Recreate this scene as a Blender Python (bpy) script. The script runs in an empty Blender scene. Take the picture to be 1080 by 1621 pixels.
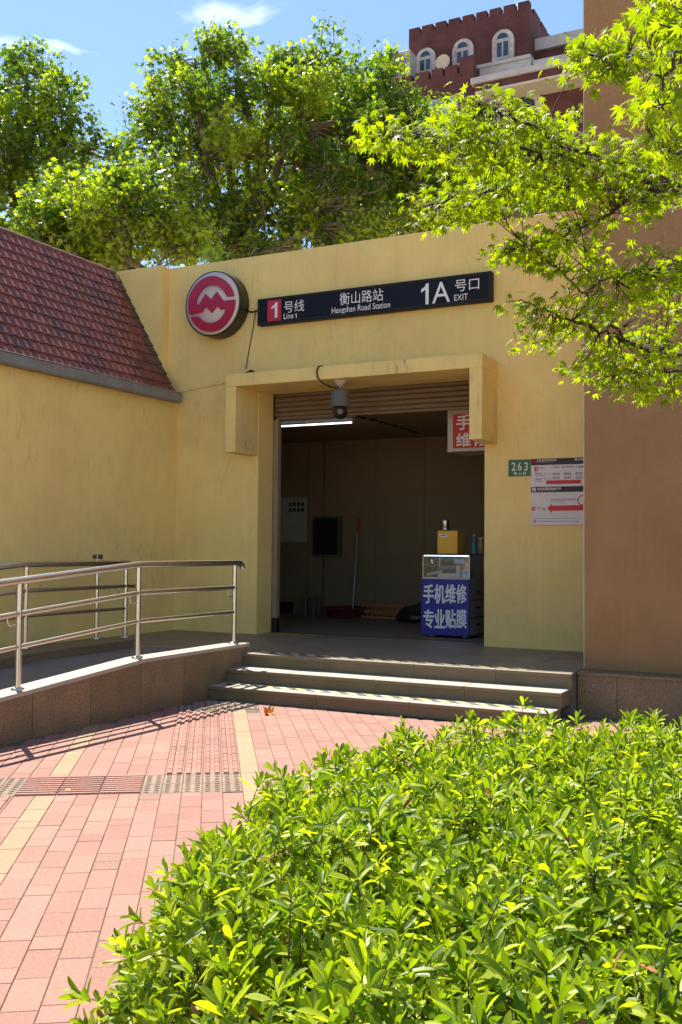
import bpy, bmesh, math, random
import numpy as np
from mathutils import Vector, Matrix
from mathutils.geometry import tessellate_polygon

random.seed(7); rng = np.random.default_rng(11)
SC = bpy.context.scene
COL = SC.collection

# ------------------------------------------------------------------ camera
# world: X along the station front, Y into the building, Z up, plaza at z = 0
F, PITCH, ROLL, YAW = 1597.0, 0.036618, -0.008196, -0.469505   # focal length in pixels of a 1080 wide picture
CAM = Vector((0, 0, 1.57))
def ray(u, v):
    X = (u - 540) / F; Z = -(v - 810.5) / F
    cx = X * math.cos(ROLL) + Z * math.sin(ROLL); cz = -X * math.sin(ROLL) + Z * math.cos(ROLL)
    y = math.cos(PITCH) - cz * math.sin(PITCH); z = math.sin(PITCH) + cz * math.cos(PITCH)
    return Vector((cx * math.cos(YAW) + y * math.sin(YAW), -cx * math.sin(YAW) + y * math.cos(YAW), z))
def wz(u, v, z): d = ray(u, v); return CAM + d * ((z - CAM.z) / d.z)
def wy(u, v, y): d = ray(u, v); return CAM + d * (y / d.y)
def wx(u, v, x): d = ray(u, v); return CAM + d * (x / d.x)
def wd(u, v, dist): return CAM + ray(u, v) * dist
fw = ray(540, 810.5).normalized(); rt = (ray(541, 810.5) - ray(540, 810.5)).normalized(); up = rt.cross(fw)
cd = bpy.data.cameras.new('camera'); cam = bpy.data.objects.new('camera', cd); COL.objects.link(cam)
cd.sensor_fit = 'HORIZONTAL'; cd.sensor_width = 36; cd.lens = F / 1080 * 36
cd.clip_start = 0.05; cd.clip_end = 3000
M3 = Matrix((rt, up, -fw)).transposed()
cam.matrix_world = Matrix.Translation(CAM) @ M3.to_4x4()
SC.camera = cam
FW = np.array(fw); RT = np.array(rt); UP = np.array(up); CN = np.array(CAM)
def npx(P):
    P = np.asarray(P) - CN; d = P @ FW
    return 540 + F * (P @ RT) / d, 810.5 - F * (P @ UP) / d, d

# ------------------------------------------------------------------ light
SUN = Vector((-0.515, 0.395, 1.0)).normalized()          # towards the sun, behind the station on the left
elev = math.asin(SUN.z)
W = bpy.data.worlds.new('World'); SC.world = W; W.use_nodes = True
nt = W.node_tree; nt.nodes.clear()
out = nt.nodes.new('ShaderNodeOutputWorld'); bg = nt.nodes.new('ShaderNodeBackground')
sky = nt.nodes.new('ShaderNodeTexSky'); sky.sky_type = 'NISHITA'; sky.sun_disc = False
sky.sun_elevation = elev; sky.sun_rotation = math.atan2(SUN.x, SUN.y)
sky.air_density = 1.0; sky.dust_density = 0.15; sky.ozone_density = 4.0
tc = nt.nodes.new('ShaderNodeTexCoord'); mp = nt.nodes.new('ShaderNodeMapping'); mp.inputs['Scale'].default_value = (1.6, 1.6, 4.2); mp.inputs['Location'].default_value = (8.22, 4.26, 1.78); mp.inputs['Rotation'].default_value = (0, 0, -.09)
ns = nt.nodes.new('ShaderNodeTexNoise'); ns.inputs['Scale'].default_value = 4.2; ns.inputs['Detail'].default_value = 8; ns.inputs['Roughness'].default_value = .55; ns.inputs['Distortion'].default_value = .6
cr = nt.nodes.new('ShaderNodeValToRGB'); cr.color_ramp.elements[0].position = .585; cr.color_ramp.elements[1].position = .80
cr.color_ramp.elements[1].color = (.75, .75, .75, 1)
mx = nt.nodes.new('ShaderNodeMixRGB'); mx.inputs[2].default_value = (9.0, 9.6, 10.4, 1)
nt.links.new(tc.outputs['Generated'], mp.inputs[0]); nt.links.new(mp.outputs[0], ns.inputs['Vector'])
nt.links.new(ns.outputs['Fac'], cr.inputs[0]); nt.links.new(cr.outputs[0], mx.inputs[0])
nt.links.new(sky.outputs[0], mx.inputs[1]); nt.links.new(mx.outputs[0], bg.inputs[0]); nt.links.new(bg.outputs[0], out.inputs[0])
bg.inputs[1].default_value = 0.080
sl = bpy.data.lights.new('sun', 'SUN'); sl.energy = 3.7; sl.angle = math.radians(.53); sl.color = (1, .93, .82)
so = bpy.data.objects.new('sun', sl); COL.objects.link(so); so.rotation_euler = SUN.to_track_quat('Z', 'Y').to_euler(); so.location = (-10, 10, 30)
SC.view_settings.view_transform = 'Standard'; SC.view_settings.look = 'None'; SC.view_settings.gamma = 1
SC.view_settings.use_curve_mapping = False
SC.view_settings.exposure = 1.43
SC.cycles.use_denoising = True
SC.cycles.max_bounces = 12; SC.cycles.transmission_bounces = 6; SC.cycles.diffuse_bounces = 8; SC.cycles.transparent_max_bounces = 8
SC.cycles.sample_clamp_indirect = 8

# ------------------------------------------------------------------ materials
MATS = {}
def mat(name, col, rough=.7, metal=0, var=.12, scale=6, bump=0, bscale=60, rnd=0, streak=0, spec=.5, emit=None, coat=0, stretch=(1, 1, 1), detail=5, col2=None, hue2=None, grime=0, top=None, crack=0):
    if name in MATS: return MATS[name]
    m = bpy.data.materials.new(name); m.use_nodes = True; MATS[name] = m
    t = m.node_tree; b = t.nodes['Principled BSDF']; N = t.nodes.new; Lk = t.links.new
    b.inputs['Roughness'].default_value = rough; b.inputs['Metallic'].default_value = metal
    b.inputs['Specular IOR Level'].default_value = spec
    if coat: b.inputs['Coat Weight'].default_value = coat; b.inputs['Coat Roughness'].default_value = .15
    c = N('ShaderNodeNewGeometry'); mpn = N('ShaderNodeMapping'); mpn.inputs['Scale'].default_value = stretch
    Lk(c.outputs['Position'], mpn.inputs[0])
    n = N('ShaderNodeTexNoise'); n.inputs['Scale'].default_value = scale; n.inputs['Detail'].default_value = detail; n.inputs['Roughness'].default_value = .62
    Lk(mpn.outputs[0], n.inputs['Vector'])
    mr = N('ShaderNodeMapRange'); mr.inputs['From Min'].default_value = .28; mr.inputs['From Max'].default_value = .72
    mr.inputs['To Min'].default_value = 1 - var; mr.inputs['To Max'].default_value = 1 + var
    Lk(n.outputs['Fac'], mr.inputs[0])
    val = mr.outputs[0]
    base = N('ShaderNodeRGB'); base.outputs[0].default_value = (*col, 1); cs = base.outputs[0]
    if col2:
        n3 = N('ShaderNodeTexNoise'); n3.inputs['Scale'].default_value = hue2 or 2.2; n3.inputs['Detail'].default_value = 6
        Lk(c.outputs['Position'], n3.inputs['Vector'])
        r3 = N('ShaderNodeMapRange'); r3.inputs['From Min'].default_value = .45; r3.inputs['From Max'].default_value = .68; Lk(n3.outputs['Fac'], r3.inputs[0])
        m3 = N('ShaderNodeMixRGB'); m3.inputs[2].default_value = (*col2, 1); Lk(r3.outputs[0], m3.inputs[0]); Lk(cs, m3.inputs[1]); cs = m3.outputs[0]
    if rnd:
        oi = N('ShaderNodeObjectInfo'); at = N('ShaderNodeAttribute'); at.attribute_name = 'rnd'
        ad = N('ShaderNodeMath'); ad.operation = 'ADD'; Lk(oi.outputs['Random'], ad.inputs[0]); Lk(at.outputs['Fac'], ad.inputs[1])
        fr = N('ShaderNodeMath'); fr.operation = 'FRACT'; Lk(ad.outputs[0], fr.inputs[0])
        m2 = N('ShaderNodeMapRange'); m2.inputs['To Min'].default_value = 1 - rnd; m2.inputs['To Max'].default_value = 1 + rnd; Lk(fr.outputs[0], m2.inputs[0])
        mu = N('ShaderNodeMath'); mu.operation = 'MULTIPLY'; Lk(val, mu.inputs[0]); Lk(m2.outputs[0], mu.inputs[1]); val = mu.outputs[0]
    if streak:
        m4 = N('ShaderNodeMapping'); m4.inputs['Scale'].default_value = (16, 16, .45); Lk(c.outputs['Position'], m4.inputs[0])
        n4 = N('ShaderNodeTexNoise'); n4.inputs['Scale'].default_value = 1.4; n4.inputs['Detail'].default_value = 6; Lk(m4.outputs[0], n4.inputs['Vector'])
        r4 = N('ShaderNodeMapRange'); r4.inputs['From Min'].default_value = .48; r4.inputs['From Max'].default_value = .8; r4.inputs['To Min'].default_value = 1; r4.inputs['To Max'].default_value = 1 - streak
        Lk(n4.outputs['Fac'], r4.inputs[0])
        mu = N('ShaderNodeMath'); mu.operation = 'MULTIPLY'; Lk(val, mu.inputs[0]); Lk(r4.outputs[0], mu.inputs[1]); val = mu.outputs[0]
    if top:                        # upward faces painted paler: the sunlit look of the treads put into the colour
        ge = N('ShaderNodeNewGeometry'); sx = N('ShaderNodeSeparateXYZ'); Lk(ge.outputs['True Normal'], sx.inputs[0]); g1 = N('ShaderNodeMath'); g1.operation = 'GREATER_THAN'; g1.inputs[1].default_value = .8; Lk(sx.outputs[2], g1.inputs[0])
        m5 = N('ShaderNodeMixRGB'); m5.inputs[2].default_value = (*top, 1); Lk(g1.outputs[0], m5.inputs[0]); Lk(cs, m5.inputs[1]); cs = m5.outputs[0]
    if grime:                      # mould specks and drips in scattered patches
        m6 = N('ShaderNodeMapping'); m6.inputs['Scale'].default_value = (1, 1, .22); Lk(c.outputs['Position'], m6.inputs[0])
        n6 = N('ShaderNodeTexNoise'); n6.inputs['Scale'].default_value = 26; n6.inputs['Detail'].default_value = 5; Lk(m6.outputs[0], n6.inputs['Vector'])
        n7 = N('ShaderNodeTexNoise'); n7.inputs['Scale'].default_value = 1.1; n7.inputs['Detail'].default_value = 3; Lk(c.outputs['Position'], n7.inputs['Vector'])
        r6 = N('ShaderNodeMapRange'); r6.inputs['From Min'].default_value = .56; r6.inputs['From Max'].default_value = .72; Lk(n6.outputs['Fac'], r6.inputs[0])
        r7 = N('ShaderNodeMapRange'); r7.inputs['From Min'].default_value = .5; r7.inputs['From Max'].default_value = .64; r7.inputs['To Max'].default_value = grime; Lk(n7.outputs['Fac'], r7.inputs[0])
        m7 = N('ShaderNodeMath'); m7.operation = 'MULTIPLY'; Lk(r6.outputs[0], m7.inputs[0]); Lk(r7.outputs[0], m7.inputs[1])
        m8 = N('ShaderNodeMixRGB'); m8.inputs[2].default_value = (.17, .14, .085, 1); Lk(m7.outputs[0], m8.inputs[0]); Lk(cs, m8.inputs[1]); cs = m8.outputs[0]
    if crack:                      # hairline cracks in the render, only in some areas
        nw = N('ShaderNodeTexNoise'); nw.inputs['Scale'].default_value = 2.5; nw.inputs['Detail'].default_value = 6; Lk(c.outputs['Position'], nw.inputs['Vector'])
        mxv = N('ShaderNodeMixRGB'); mxv.inputs[0].default_value = .22; Lk(c.outputs['Position'], mxv.inputs[1]); Lk(nw.outputs['Color'], mxv.inputs[2])
        vo = N('ShaderNodeTexVoronoi'); vo.feature = 'DISTANCE_TO_EDGE'; vo.inputs['Scale'].default_value = .75; Lk(mxv.outputs[0], vo.inputs['Vector'])
        rv3 = N('ShaderNodeMapRange'); rv3.inputs['From Min'].default_value = .002; rv3.inputs['From Max'].default_value = .007; rv3.inputs['To Min'].default_value = 1; rv3.inputs['To Max'].default_value = 0; Lk(vo.outputs['Distance'], rv3.inputs[0])
        nm = N('ShaderNodeTexNoise'); nm.inputs['Scale'].default_value = .9; Lk(c.outputs['Position'], nm.inputs['Vector'])
        rm = N('ShaderNodeMapRange'); rm.inputs['From Min'].default_value = .5; rm.inputs['From Max'].default_value = .62; rm.inputs['To Max'].default_value = crack; Lk(nm.outputs['Fac'], rm.inputs[0])
        mm = N('ShaderNodeMath'); mm.operation = 'MULTIPLY'; Lk(rv3.outputs[0], mm.inputs[0]); Lk(rm.outputs[0], mm.inputs[1])
        mk = N('ShaderNodeMixRGB'); mk.inputs[2].default_value = (.22, .17, .09, 1); Lk(mm.outputs[0], mk.inputs[0]); Lk(cs, mk.inputs[1]); cs = mk.outputs[0]
    vm = N('ShaderNodeVectorMath'); vm.operation = 'SCALE'; Lk(cs, vm.inputs[0]); Lk(val, vm.inputs['Scale'])
    Lk(vm.outputs[0], b.inputs['Base Color'])
    if bump:
        n2 = N('ShaderNodeTexNoise'); n2.inputs['Scale'].default_value = bscale; n2.inputs['Detail'].default_value = 4; Lk(mpn.outputs[0], n2.inputs['Vector'])
        bp = N('ShaderNodeBump'); bp.inputs['Strength'].default_value = bump; bp.inputs['Distance'].default_value = .01
        Lk(n2.outputs['Fac'], bp.inputs['Height']); Lk(bp.outputs[0], b.inputs['Normal'])
    if emit: b.inputs['Emission Color'].default_value = (*emit[:3], 1); b.inputs['Emission Strength'].default_value = emit[3]
    return m

def leaf_mat(name, dark, light, trans, tw=.5, rough=.38, spec=.5, hueob=True):
    m = bpy.data.materials.new(name); m.use_nodes = True; MATS[name] = m
    t = m.node_tree; N = t.nodes.new; Lk = t.links.new; b = t.nodes['Principled BSDF']; o = t.nodes['Material Output']
    at = N('ShaderNodeAttribute'); at.attribute_name = 'rnd'; oi = N('ShaderNodeObjectInfo')
    ad = N('ShaderNodeMath'); ad.operation = 'ADD'; Lk(at.outputs['Fac'], ad.inputs[0])
    if hueob: Lk(oi.outputs['Random'], ad.inputs[1])
    fr = N('ShaderNodeMath'); fr.operation = 'FRACT'; Lk(ad.outputs[0], fr.inputs[0])
    mixc = N('ShaderNodeMixRGB'); mixc.inputs[1].default_value = (*dark, 1); mixc.inputs[2].default_value = (*light, 1); Lk(fr.outputs[0], mixc.inputs[0])
    tr = N('ShaderNodeBsdfTranslucent')
    mt = N('ShaderNodeMixRGB'); mt.blend_type = 'MULTIPLY'; mt.inputs[0].default_value = 1; mt.inputs[2].default_value = (*trans, 1); Lk(mixc.outputs[0], mt.inputs[1]); Lk(mt.outputs[0], tr.inputs[0])
    b.inputs['Roughness'].default_value = rough; b.inputs['Specular IOR Level'].default_value = spec
    Lk(mixc.outputs[0], b.inputs['Base Color'])
    ms = N('ShaderNodeMixShader'); ms.inputs[0].default_value = tw; Lk(b.outputs[0], ms.inputs[1]); Lk(tr.outputs[0], ms.inputs[2]); Lk(ms.outputs[0], o.inputs[0])
    return m

def brick_mat(name, c1, c2, mortar, sc, plane='XZ'):
    m = bpy.data.materials.new(name); m.use_nodes = True; MATS[name] = m
    t = m.node_tree; N = t.nodes.new; Lk = t.links.new; b = t.nodes['Principled BSDF']
    c = N('ShaderNodeTexCoord'); s = N('ShaderNodeSeparateXYZ'); k = N('ShaderNodeCombineXYZ'); a = N('ShaderNodeMath'); a.operation = 'ADD'
    Lk(c.outputs['Object'], s.inputs[0]); Lk(s.outputs[0], a.inputs[0]); Lk(s.outputs[1], a.inputs[1]); Lk(a.outputs[0], k.inputs[0]); Lk(s.outputs[2], k.inputs[1])
    br = N('ShaderNodeTexBrick'); br.inputs['Color1'].default_value = (*c1, 1); br.inputs['Color2'].default_value = (*c2, 1); br.inputs['Mortar'].default_value = (*mortar, 1)
    br.inputs['Scale'].default_value = sc; br.inputs['Mortar Size'].default_value = .012; Lk(k.outputs[0], br.inputs['Vector'])
    n = N('ShaderNodeTexNoise'); n.inputs['Scale'].default_value = 1.3; n.inputs['Detail'].default_value = 6; Lk(c.outputs['Object'], n.inputs['Vector'])
    mr = N('ShaderNodeMapRange'); mr.inputs['From Min'].default_value = .3; mr.inputs['From Max'].default_value = .7; mr.inputs['To Min'].default_value = .75; mr.inputs['To Max'].default_value = 1.2; Lk(n.outputs['Fac'], mr.inputs[0])
    vm = N('ShaderNodeVectorMath'); vm.operation = 'SCALE'; Lk(br.outputs['Color'], vm.inputs[0]); Lk(mr.outputs[0], vm.inputs['Scale']); Lk(vm.outputs[0], b.inputs['Base Color'])
    b.inputs['Roughness'].default_value = .85
    return m

STUCCO = mat('cream_stucco', (.83, .635, .225), .88, var=.06, scale=2.3, bump=.25, bscale=90, streak=.045, col2=(.80, .58, .215), hue2=.8, spec=.2, grime=.30, crack=.10)
STUCCO2 = mat('cream_stucco_trim', (.83, .63, .225), .88, var=.07, scale=2, bump=.2, bscale=90, streak=.08, col2=(.76, .58, .22), spec=.2, grime=.7)
BROWN = mat('brown_render', (.345, .20, .09), .9, var=.10, scale=1.7, bump=1.0, bscale=75, streak=.06, col2=(.32, .185, .082), spec=.2, grime=.25)
MOULD = mat('mould_stain', (.045, .04, .028), .95, var=.4, scale=9, spec=.1)
GRANITE = mat('brown_granite', (.235, .152, .082), .45, var=.5, scale=70, detail=3, rnd=.12, col2=(.17, .122, .068), hue2=3, grime=.4, spec=.4)
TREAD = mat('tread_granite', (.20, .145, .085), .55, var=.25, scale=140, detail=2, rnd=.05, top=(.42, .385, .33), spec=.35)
GRANITE_P = mat('pale_granite', (.40, .34, .275), .6, var=.2, scale=140, detail=2, rnd=.06, spec=.35)
GRANITE_S = mat('step_granite', (.19, .14, .08), .55, var=.25, scale=140, detail=2, rnd=.05, col2=(.15, .125, .06), hue2=3, spec=.4)
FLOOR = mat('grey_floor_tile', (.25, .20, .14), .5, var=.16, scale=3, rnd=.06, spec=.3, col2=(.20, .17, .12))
RAMPF = mat('ramp_concrete', (.185, .165, .14), .8, var=.14, scale=4, bump=.2, bscale=120)
MORTAR = mat('paving_mortar', (.15, .125, .095), .95, var=.35, scale=25, bump=.4, col2=(.10, .11, .055), hue2=5)
PINK = mat('pink_paver', (.355, .188, .150), .85, var=.2, scale=60, bump=.25, bscale=220, rnd=.11, spec=.25, col2=(.335, .20, .15), hue2=1.6, grime=.4)
YELL = mat('yellow_paver', (.385, .262, .165), .85, var=.13, scale=45, bump=.25, bscale=220, rnd=.07, spec=.25)
GREYT = mat('grey_tactile', (.29, .205, .155), .85, var=.25, scale=30, bump=.2, rnd=.10, spec=.25, col2=(.25, .20, .14))
ROOFT = mat('red_roof_tile', (.21, .060, .036), .55, var=.22, scale=9, rnd=.2, spec=.5, bump=.1, bscale=60, col2=(.13, .047, .034), hue2=2.5)
MOSSY = mat('mossy_verge_tile', (.10, .075, .055), .9, var=.5, scale=18, rnd=.2, bump=.5)
STEEL = mat('stainless_steel', (.66, .62, .56), .27, metal=1, var=.05, scale=3)
DSTEEL = mat('dull_steel', (.42, .40, .36), .32, metal=1, var=.08, scale=5)
GUTTER = mat('grey_gutter', (.20, .205, .20), .5, var=.15, scale=5, streak=.2)
SHUT = mat('shutter_slat', (.20, .135, .075), .6, var=.2, scale=3, stretch=(1, 1, 6), metal=.2)
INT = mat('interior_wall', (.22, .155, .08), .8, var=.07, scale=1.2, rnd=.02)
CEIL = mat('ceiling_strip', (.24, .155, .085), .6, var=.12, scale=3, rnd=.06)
BLACK = mat('black_plastic', (.012, .012, .014), .4, var=.1)
SIGNB = mat('sign_black', (.006, .007, .013), .5, var=.1, spec=.2)
FRAMEK = mat('sign_frame', (.016, .014, .016), .5, var=.1, spec=.25)
WHITE = mat('white_print', (.78, .77, .74), .6, var=.03)
PANELW = mat('board_white', (.66, .60, .56), .5, var=.04)
RED = mat('sign_red', (.48, .012, .03), .4, var=.08)
RED2 = mat('bright_red', (.55, .015, .012), .5, var=.05)
CRIM = mat('crimson_emblem', (.40, .008, .04), .35, var=.1, scale=4)
DISCW = mat('disc_white', (.66, .58, .50), .5, var=.06, scale=3)
BLUE = mat('banner_blue', (.015, .022, .26), .45, var=.06)
GREEN = mat('plate_green', (.012, .13, .04), .4, var=.05)
GREY = mat('cctv_grey', (.13, .115, .09), .6, var=.05)
INK = mat('ink', (.05, .035, .03), .7, var=.05)
GREYINK = mat('grey_ink', (.28, .25, .24), .7, var=.05)
YBOX = mat('yellow_plastic', (.75, .42, .02), .4, var=.04)
GLASS = mat('case_glass', (.02, .025, .03), .05, var=.02, spec=.6)
CREAMP = mat('cream_plastic', (.52, .47, .37), .5, var=.05)
WOOD = mat('bark', (.12, .085, .055), .9, var=.3, scale=30, bump=.5, bscale=50)
TWIG = mat('dark_twig', (.055, .03, .018), .8, var=.2, scale=30)
PBARK = mat('plane_bark', (.26, .22, .15), .9, var=.35, scale=5, col2=(.13, .12, .07))
SOIL = mat('soil', (.07, .05, .032), .98, var=.4, scale=20, bump=.8, bscale=40)
ASPH = mat('far_ground', (.52, .38, .27), .95, var=.2, scale=.5)
BRICK = brick_mat('red_brick', (.105, .030, .026), (.075, .022, .020), (.12, .07, .06), 3.6)
CORN = mat('white_cornice', (.43, .415, .39), .7, var=.12, scale=2, streak=.15)
SOFF = mat('cream_soffit', (.52, .48, .36), .8, var=.05)
STONE = mat('window_stone', (.50, .46, .41), .85, var=.22, scale=5, col2=(.34, .29, .25))
PANE = mat('window_glass', (.025, .05, .07), .06, var=.1, spec=.8)
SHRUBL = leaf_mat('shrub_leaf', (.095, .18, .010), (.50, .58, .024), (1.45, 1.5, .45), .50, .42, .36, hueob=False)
MAPLEL = leaf_mat('maple_leaf', (.15, .225, .006), (.33, .41, .008), (1.5, 1.55, .4), .60, .5, .25, hueob=False)
PLANEL = leaf_mat('plane_leaf', (.045, .125, .028), (.40, .505, .024), (1.5, 1.5, .5), .58, .30, .6, hueob=False)
YOUNGL = leaf_mat('sapling_leaf', (.06, .15, .01), (.11, .22, .015), (1.3, 1.4, .5), .5, .75, .08)
DEADL = mat('dry_leaf', (.55, .22, .02), .7, var=.3, scale=40)

# ------------------------------------------------------------------ helpers
def tag(o, label=None, cat=None, group=None, kind=None):
    if label: o['label'] = label
    if cat: o['category'] = cat
    if group: o['group'] = group
    if kind: o['kind'] = kind
    return o
def empty(name, loc=(0, 0, 0), label=None, cat=None, group=None, kind=None):
    o = bpy.data.objects.new(name, None); COL.objects.link(o); o.location = loc; o.empty_display_size = .1
    return tag(o, label, cat, group, kind)
def link(name, me, material=None, parent=None, **k):
    if material and not me.materials: me.materials.append(material)
    o = bpy.data.objects.new(name, me); COL.objects.link(o)
    if parent:
        o.parent = parent; o.matrix_parent_inverse = Matrix.Translation(parent.location).inverted() if parent.parent is None else parent_world(parent).inverted()
    return tag(o, **k)
def parent_world(p):
    m = Matrix.LocRotScale(p.location, p.rotation_euler, p.scale)
    return (parent_world(p.parent) @ p.matrix_parent_inverse @ m) if p.parent else m
class MB:
    def __init__(s): s.v = []; s.f = []; s.sm = []
    def add(s, vs, fs, smooth=False):
        n = len(s.v); s.v += [tuple(v) for v in vs]; s.f += [tuple(i + n for i in f) for f in fs]; s.sm += [smooth] * len(fs); return s
    def box(s, x0, x1, y0, y1, z0, z1, bev=0):
        if x0 > x1: x0, x1 = x1, x0
        if y0 > y1: y0, y1 = y1, y0
        if z0 > z1: z0, z1 = z1, z0
        if not bev:
            return s.add([(x, y, z) for z in (z0, z1) for y in (y0, y1) for x in (x0, x1)], [(0, 2, 3, 1), (4, 5, 7, 6), (0, 1, 5, 4), (2, 6, 7, 3), (0, 4, 6, 2), (1, 3, 7, 5)])
        bm = bmesh.new(); bmesh.ops.create_cube(bm, size=1)
        for v in bm.verts: v.co = Vector(((x0 + x1) / 2 + v.co.x * (x1 - x0), (y0 + y1) / 2 + v.co.y * (y1 - y0), (z0 + z1) / 2 + v.co.z * (z1 - z0)))
        bmesh.ops.bevel(bm, geom=bm.edges[:], offset=bev, segments=1, affect='EDGES', profile=.5)
        bm.verts.ensure_lookup_table(); s.add([v.co for v in bm.verts], [[v.index for v in f.verts] for f in bm.faces]); bm.free(); return s
    def quad(s, a, b, c, d): return s.add([a, b, c, d], [(0, 1, 2, 3)])
    def tube(s, pts, r, n=8, cap=True, smooth=True):
        pts = [Vector(p) for p in pts]; rs = r if isinstance(r, (list, tuple)) else [r] * len(pts)
        vs = []; prev = None
        for i, p in enumerate(pts):
            d = (pts[min(i + 1, len(pts) - 1)] - pts[max(i - 1, 0)]).normalized()
            a = prev if prev is not None else (Vector((0, 0, 1)) if abs(d.z) < .9 else Vector((1, 0, 0)))
            a = (a - d * a.dot(d)).normalized(); prev = a; b = d.cross(a)
            vs += [p + (a * math.cos(t) + b * math.sin(t)) * rs[i] for t in [2 * math.pi * k / n for k in range(n)]]
        fs = [(i * n + k, i * n + (k + 1) % n, (i + 1) * n + (k + 1) % n, (i + 1) * n + k) for i in range(len(pts) - 1) for k in range(n)]
        s.add(vs, fs, smooth)
        if cap: s.add(vs[:n], [tuple(range(n - 1, -1, -1))]); s.add(vs[-n:], [tuple(range(n))])
        return s
    def lathe(s, prof, c, n=20, axis='Z', smooth=True, ring=False):
        vs = []
        for r, h in prof:
            for k in range(n):
                t = 2 * math.pi * k / n; a, b = r * math.cos(t), r * math.sin(t)
                vs.append((c[0] + a, c[1] + b, c[2] + h) if axis == 'Z' else (c[0] + a, c[1] - h, c[2] + b))
        fs = [(i * n + k, i * n + (k + 1) % n, (i + 1) * n + (k + 1) % n, (i + 1) * n + k) for i in range(len(prof) - 1) for k in range(n)]
        s.add(vs, fs, smooth); m = len(prof) - 1
        if ring: return s
        if prof[0][0] > 0: s.add(vs[:n], [tuple(range(n - 1, -1, -1))])
        if prof[m][0] > 0: s.add(vs[m * n:], [tuple(range(n))])
        return s
    def prism(s, poly, y0, y1):            # polygon of (x, z), thickness along y
        n = len(poly); tri = tessellate_polygon([[Vector((x, z, 0)) for x, z in poly]])
        vs = [(x, y0, z) for x, z in poly] + [(x, y1, z) for x, z in poly]
        fs = [tuple(t) for t in tri] + [tuple(i + n for i in reversed(t)) for t in tri] + [(i, (i + 1) % n, n + (i + 1) % n, n + i) for i in range(n)]
        return s.add(vs, fs)
    def mesh(s, name='mesh'):
        me = bpy.data.meshes.new(name); me.from_pydata(s.v, [], s.f)
        me.polygons.foreach_set('use_smooth', s.sm); me.update()
        bm = bmesh.new(); bm.from_mesh(me); bmesh.ops.recalc_face_normals(bm, faces=bm.faces[:]); bm.to_mesh(me); bm.free()
        return me
    def build(s, name, material, parent=None, **k): return link(name, s.mesh(name), material, parent, **k)

def text(body, x0, x1, z0, z1, y, material, parent, name='lettering', bold=0, h=.004):
    cu = bpy.data.curves.new('t', 'FONT'); cu.body = body; cu.size = 1; cu.offset = 0; cu.extrude = .0; cu.resolution_u = 3
    ob = bpy.data.objects.new('t', cu); COL.objects.link(ob)
    dg = bpy.context.evaluated_depsgraph_get(); me = bpy.data.meshes.new_from_object(ob.evaluated_get(dg))
    bpy.data.objects.remove(ob); bpy.data.curves.remove(cu)
    n = len(me.vertices); co = np.zeros(n * 3); me.vertices.foreach_get('co', co); co = co.reshape(-1, 3)
    a, b = co.min(0), co.max(0)
    nx = x0 + (co[:, 0] - a[0]) / max(b[0] - a[0], 1e-6) * (x1 - x0); nz = z0 + (co[:, 1] - a[1]) / max(b[1] - a[1], 1e-6) * (z1 - z0)
    me.vertices.foreach_set('co', np.stack([nx, np.full(n, y - h), nz], 1).ravel()); me.materials.clear(); me.update()
    if bold:                       # heavier strokes: the outline laid several times, each a hair in front of the last
        bm = bmesh.new(); bm.from_mesh(me); g0 = bm.verts[:] + bm.edges[:] + bm.faces[:]; e = bold * (z1 - z0) * .9
        for i_, (ax_, az_) in enumerate(((1, 0), (-1, 0), (0, 1), (0, -1), (.7, .7), (-.7, .7), (.7, -.7), (-.7, -.7))):
            r_ = bmesh.ops.duplicate(bm, geom=g0); bmesh.ops.translate(bm, vec=(ax_ * e, -.00012 * (i_ + 1), az_ * e), verts=[v for v in r_['geom'] if isinstance(v, bmesh.types.BMVert)])
        bm.to_mesh(me); bm.free()
    return link(name, me, material, parent)
def digit_one(x0, x1, z0, z1, y, material, parent, name='lettering', h=.004):
    w_, hh = x1 - x0, z1 - z0; P = lambda a, b: (x0 + a * w_, z0 + b * hh)
    MB().prism([P(.58, 0), P(1, 0), P(1, 1), P(.68, 1), P(.45, .84), P(0, .74), P(0, .58), P(.58, .72)], y - h, y - h + .002).build(name, material, parent)
def textpx(body, u0, v0, u1, v1, y, *a, **k):
    p = wy(u0, v1, y); q = wy(u1, v0, y); um = (u0 + u1) / 2
    vt = (wy(um, v0, y).z, wy(um, v1, y).z)
    if body == '1': k.pop('bold', 0); return digit_one(p.x, q.x, vt[1], vt[0], y, *a, **k)
    return text(body, p.x, q.x, vt[1], vt[0], y, *a, **k)
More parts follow.
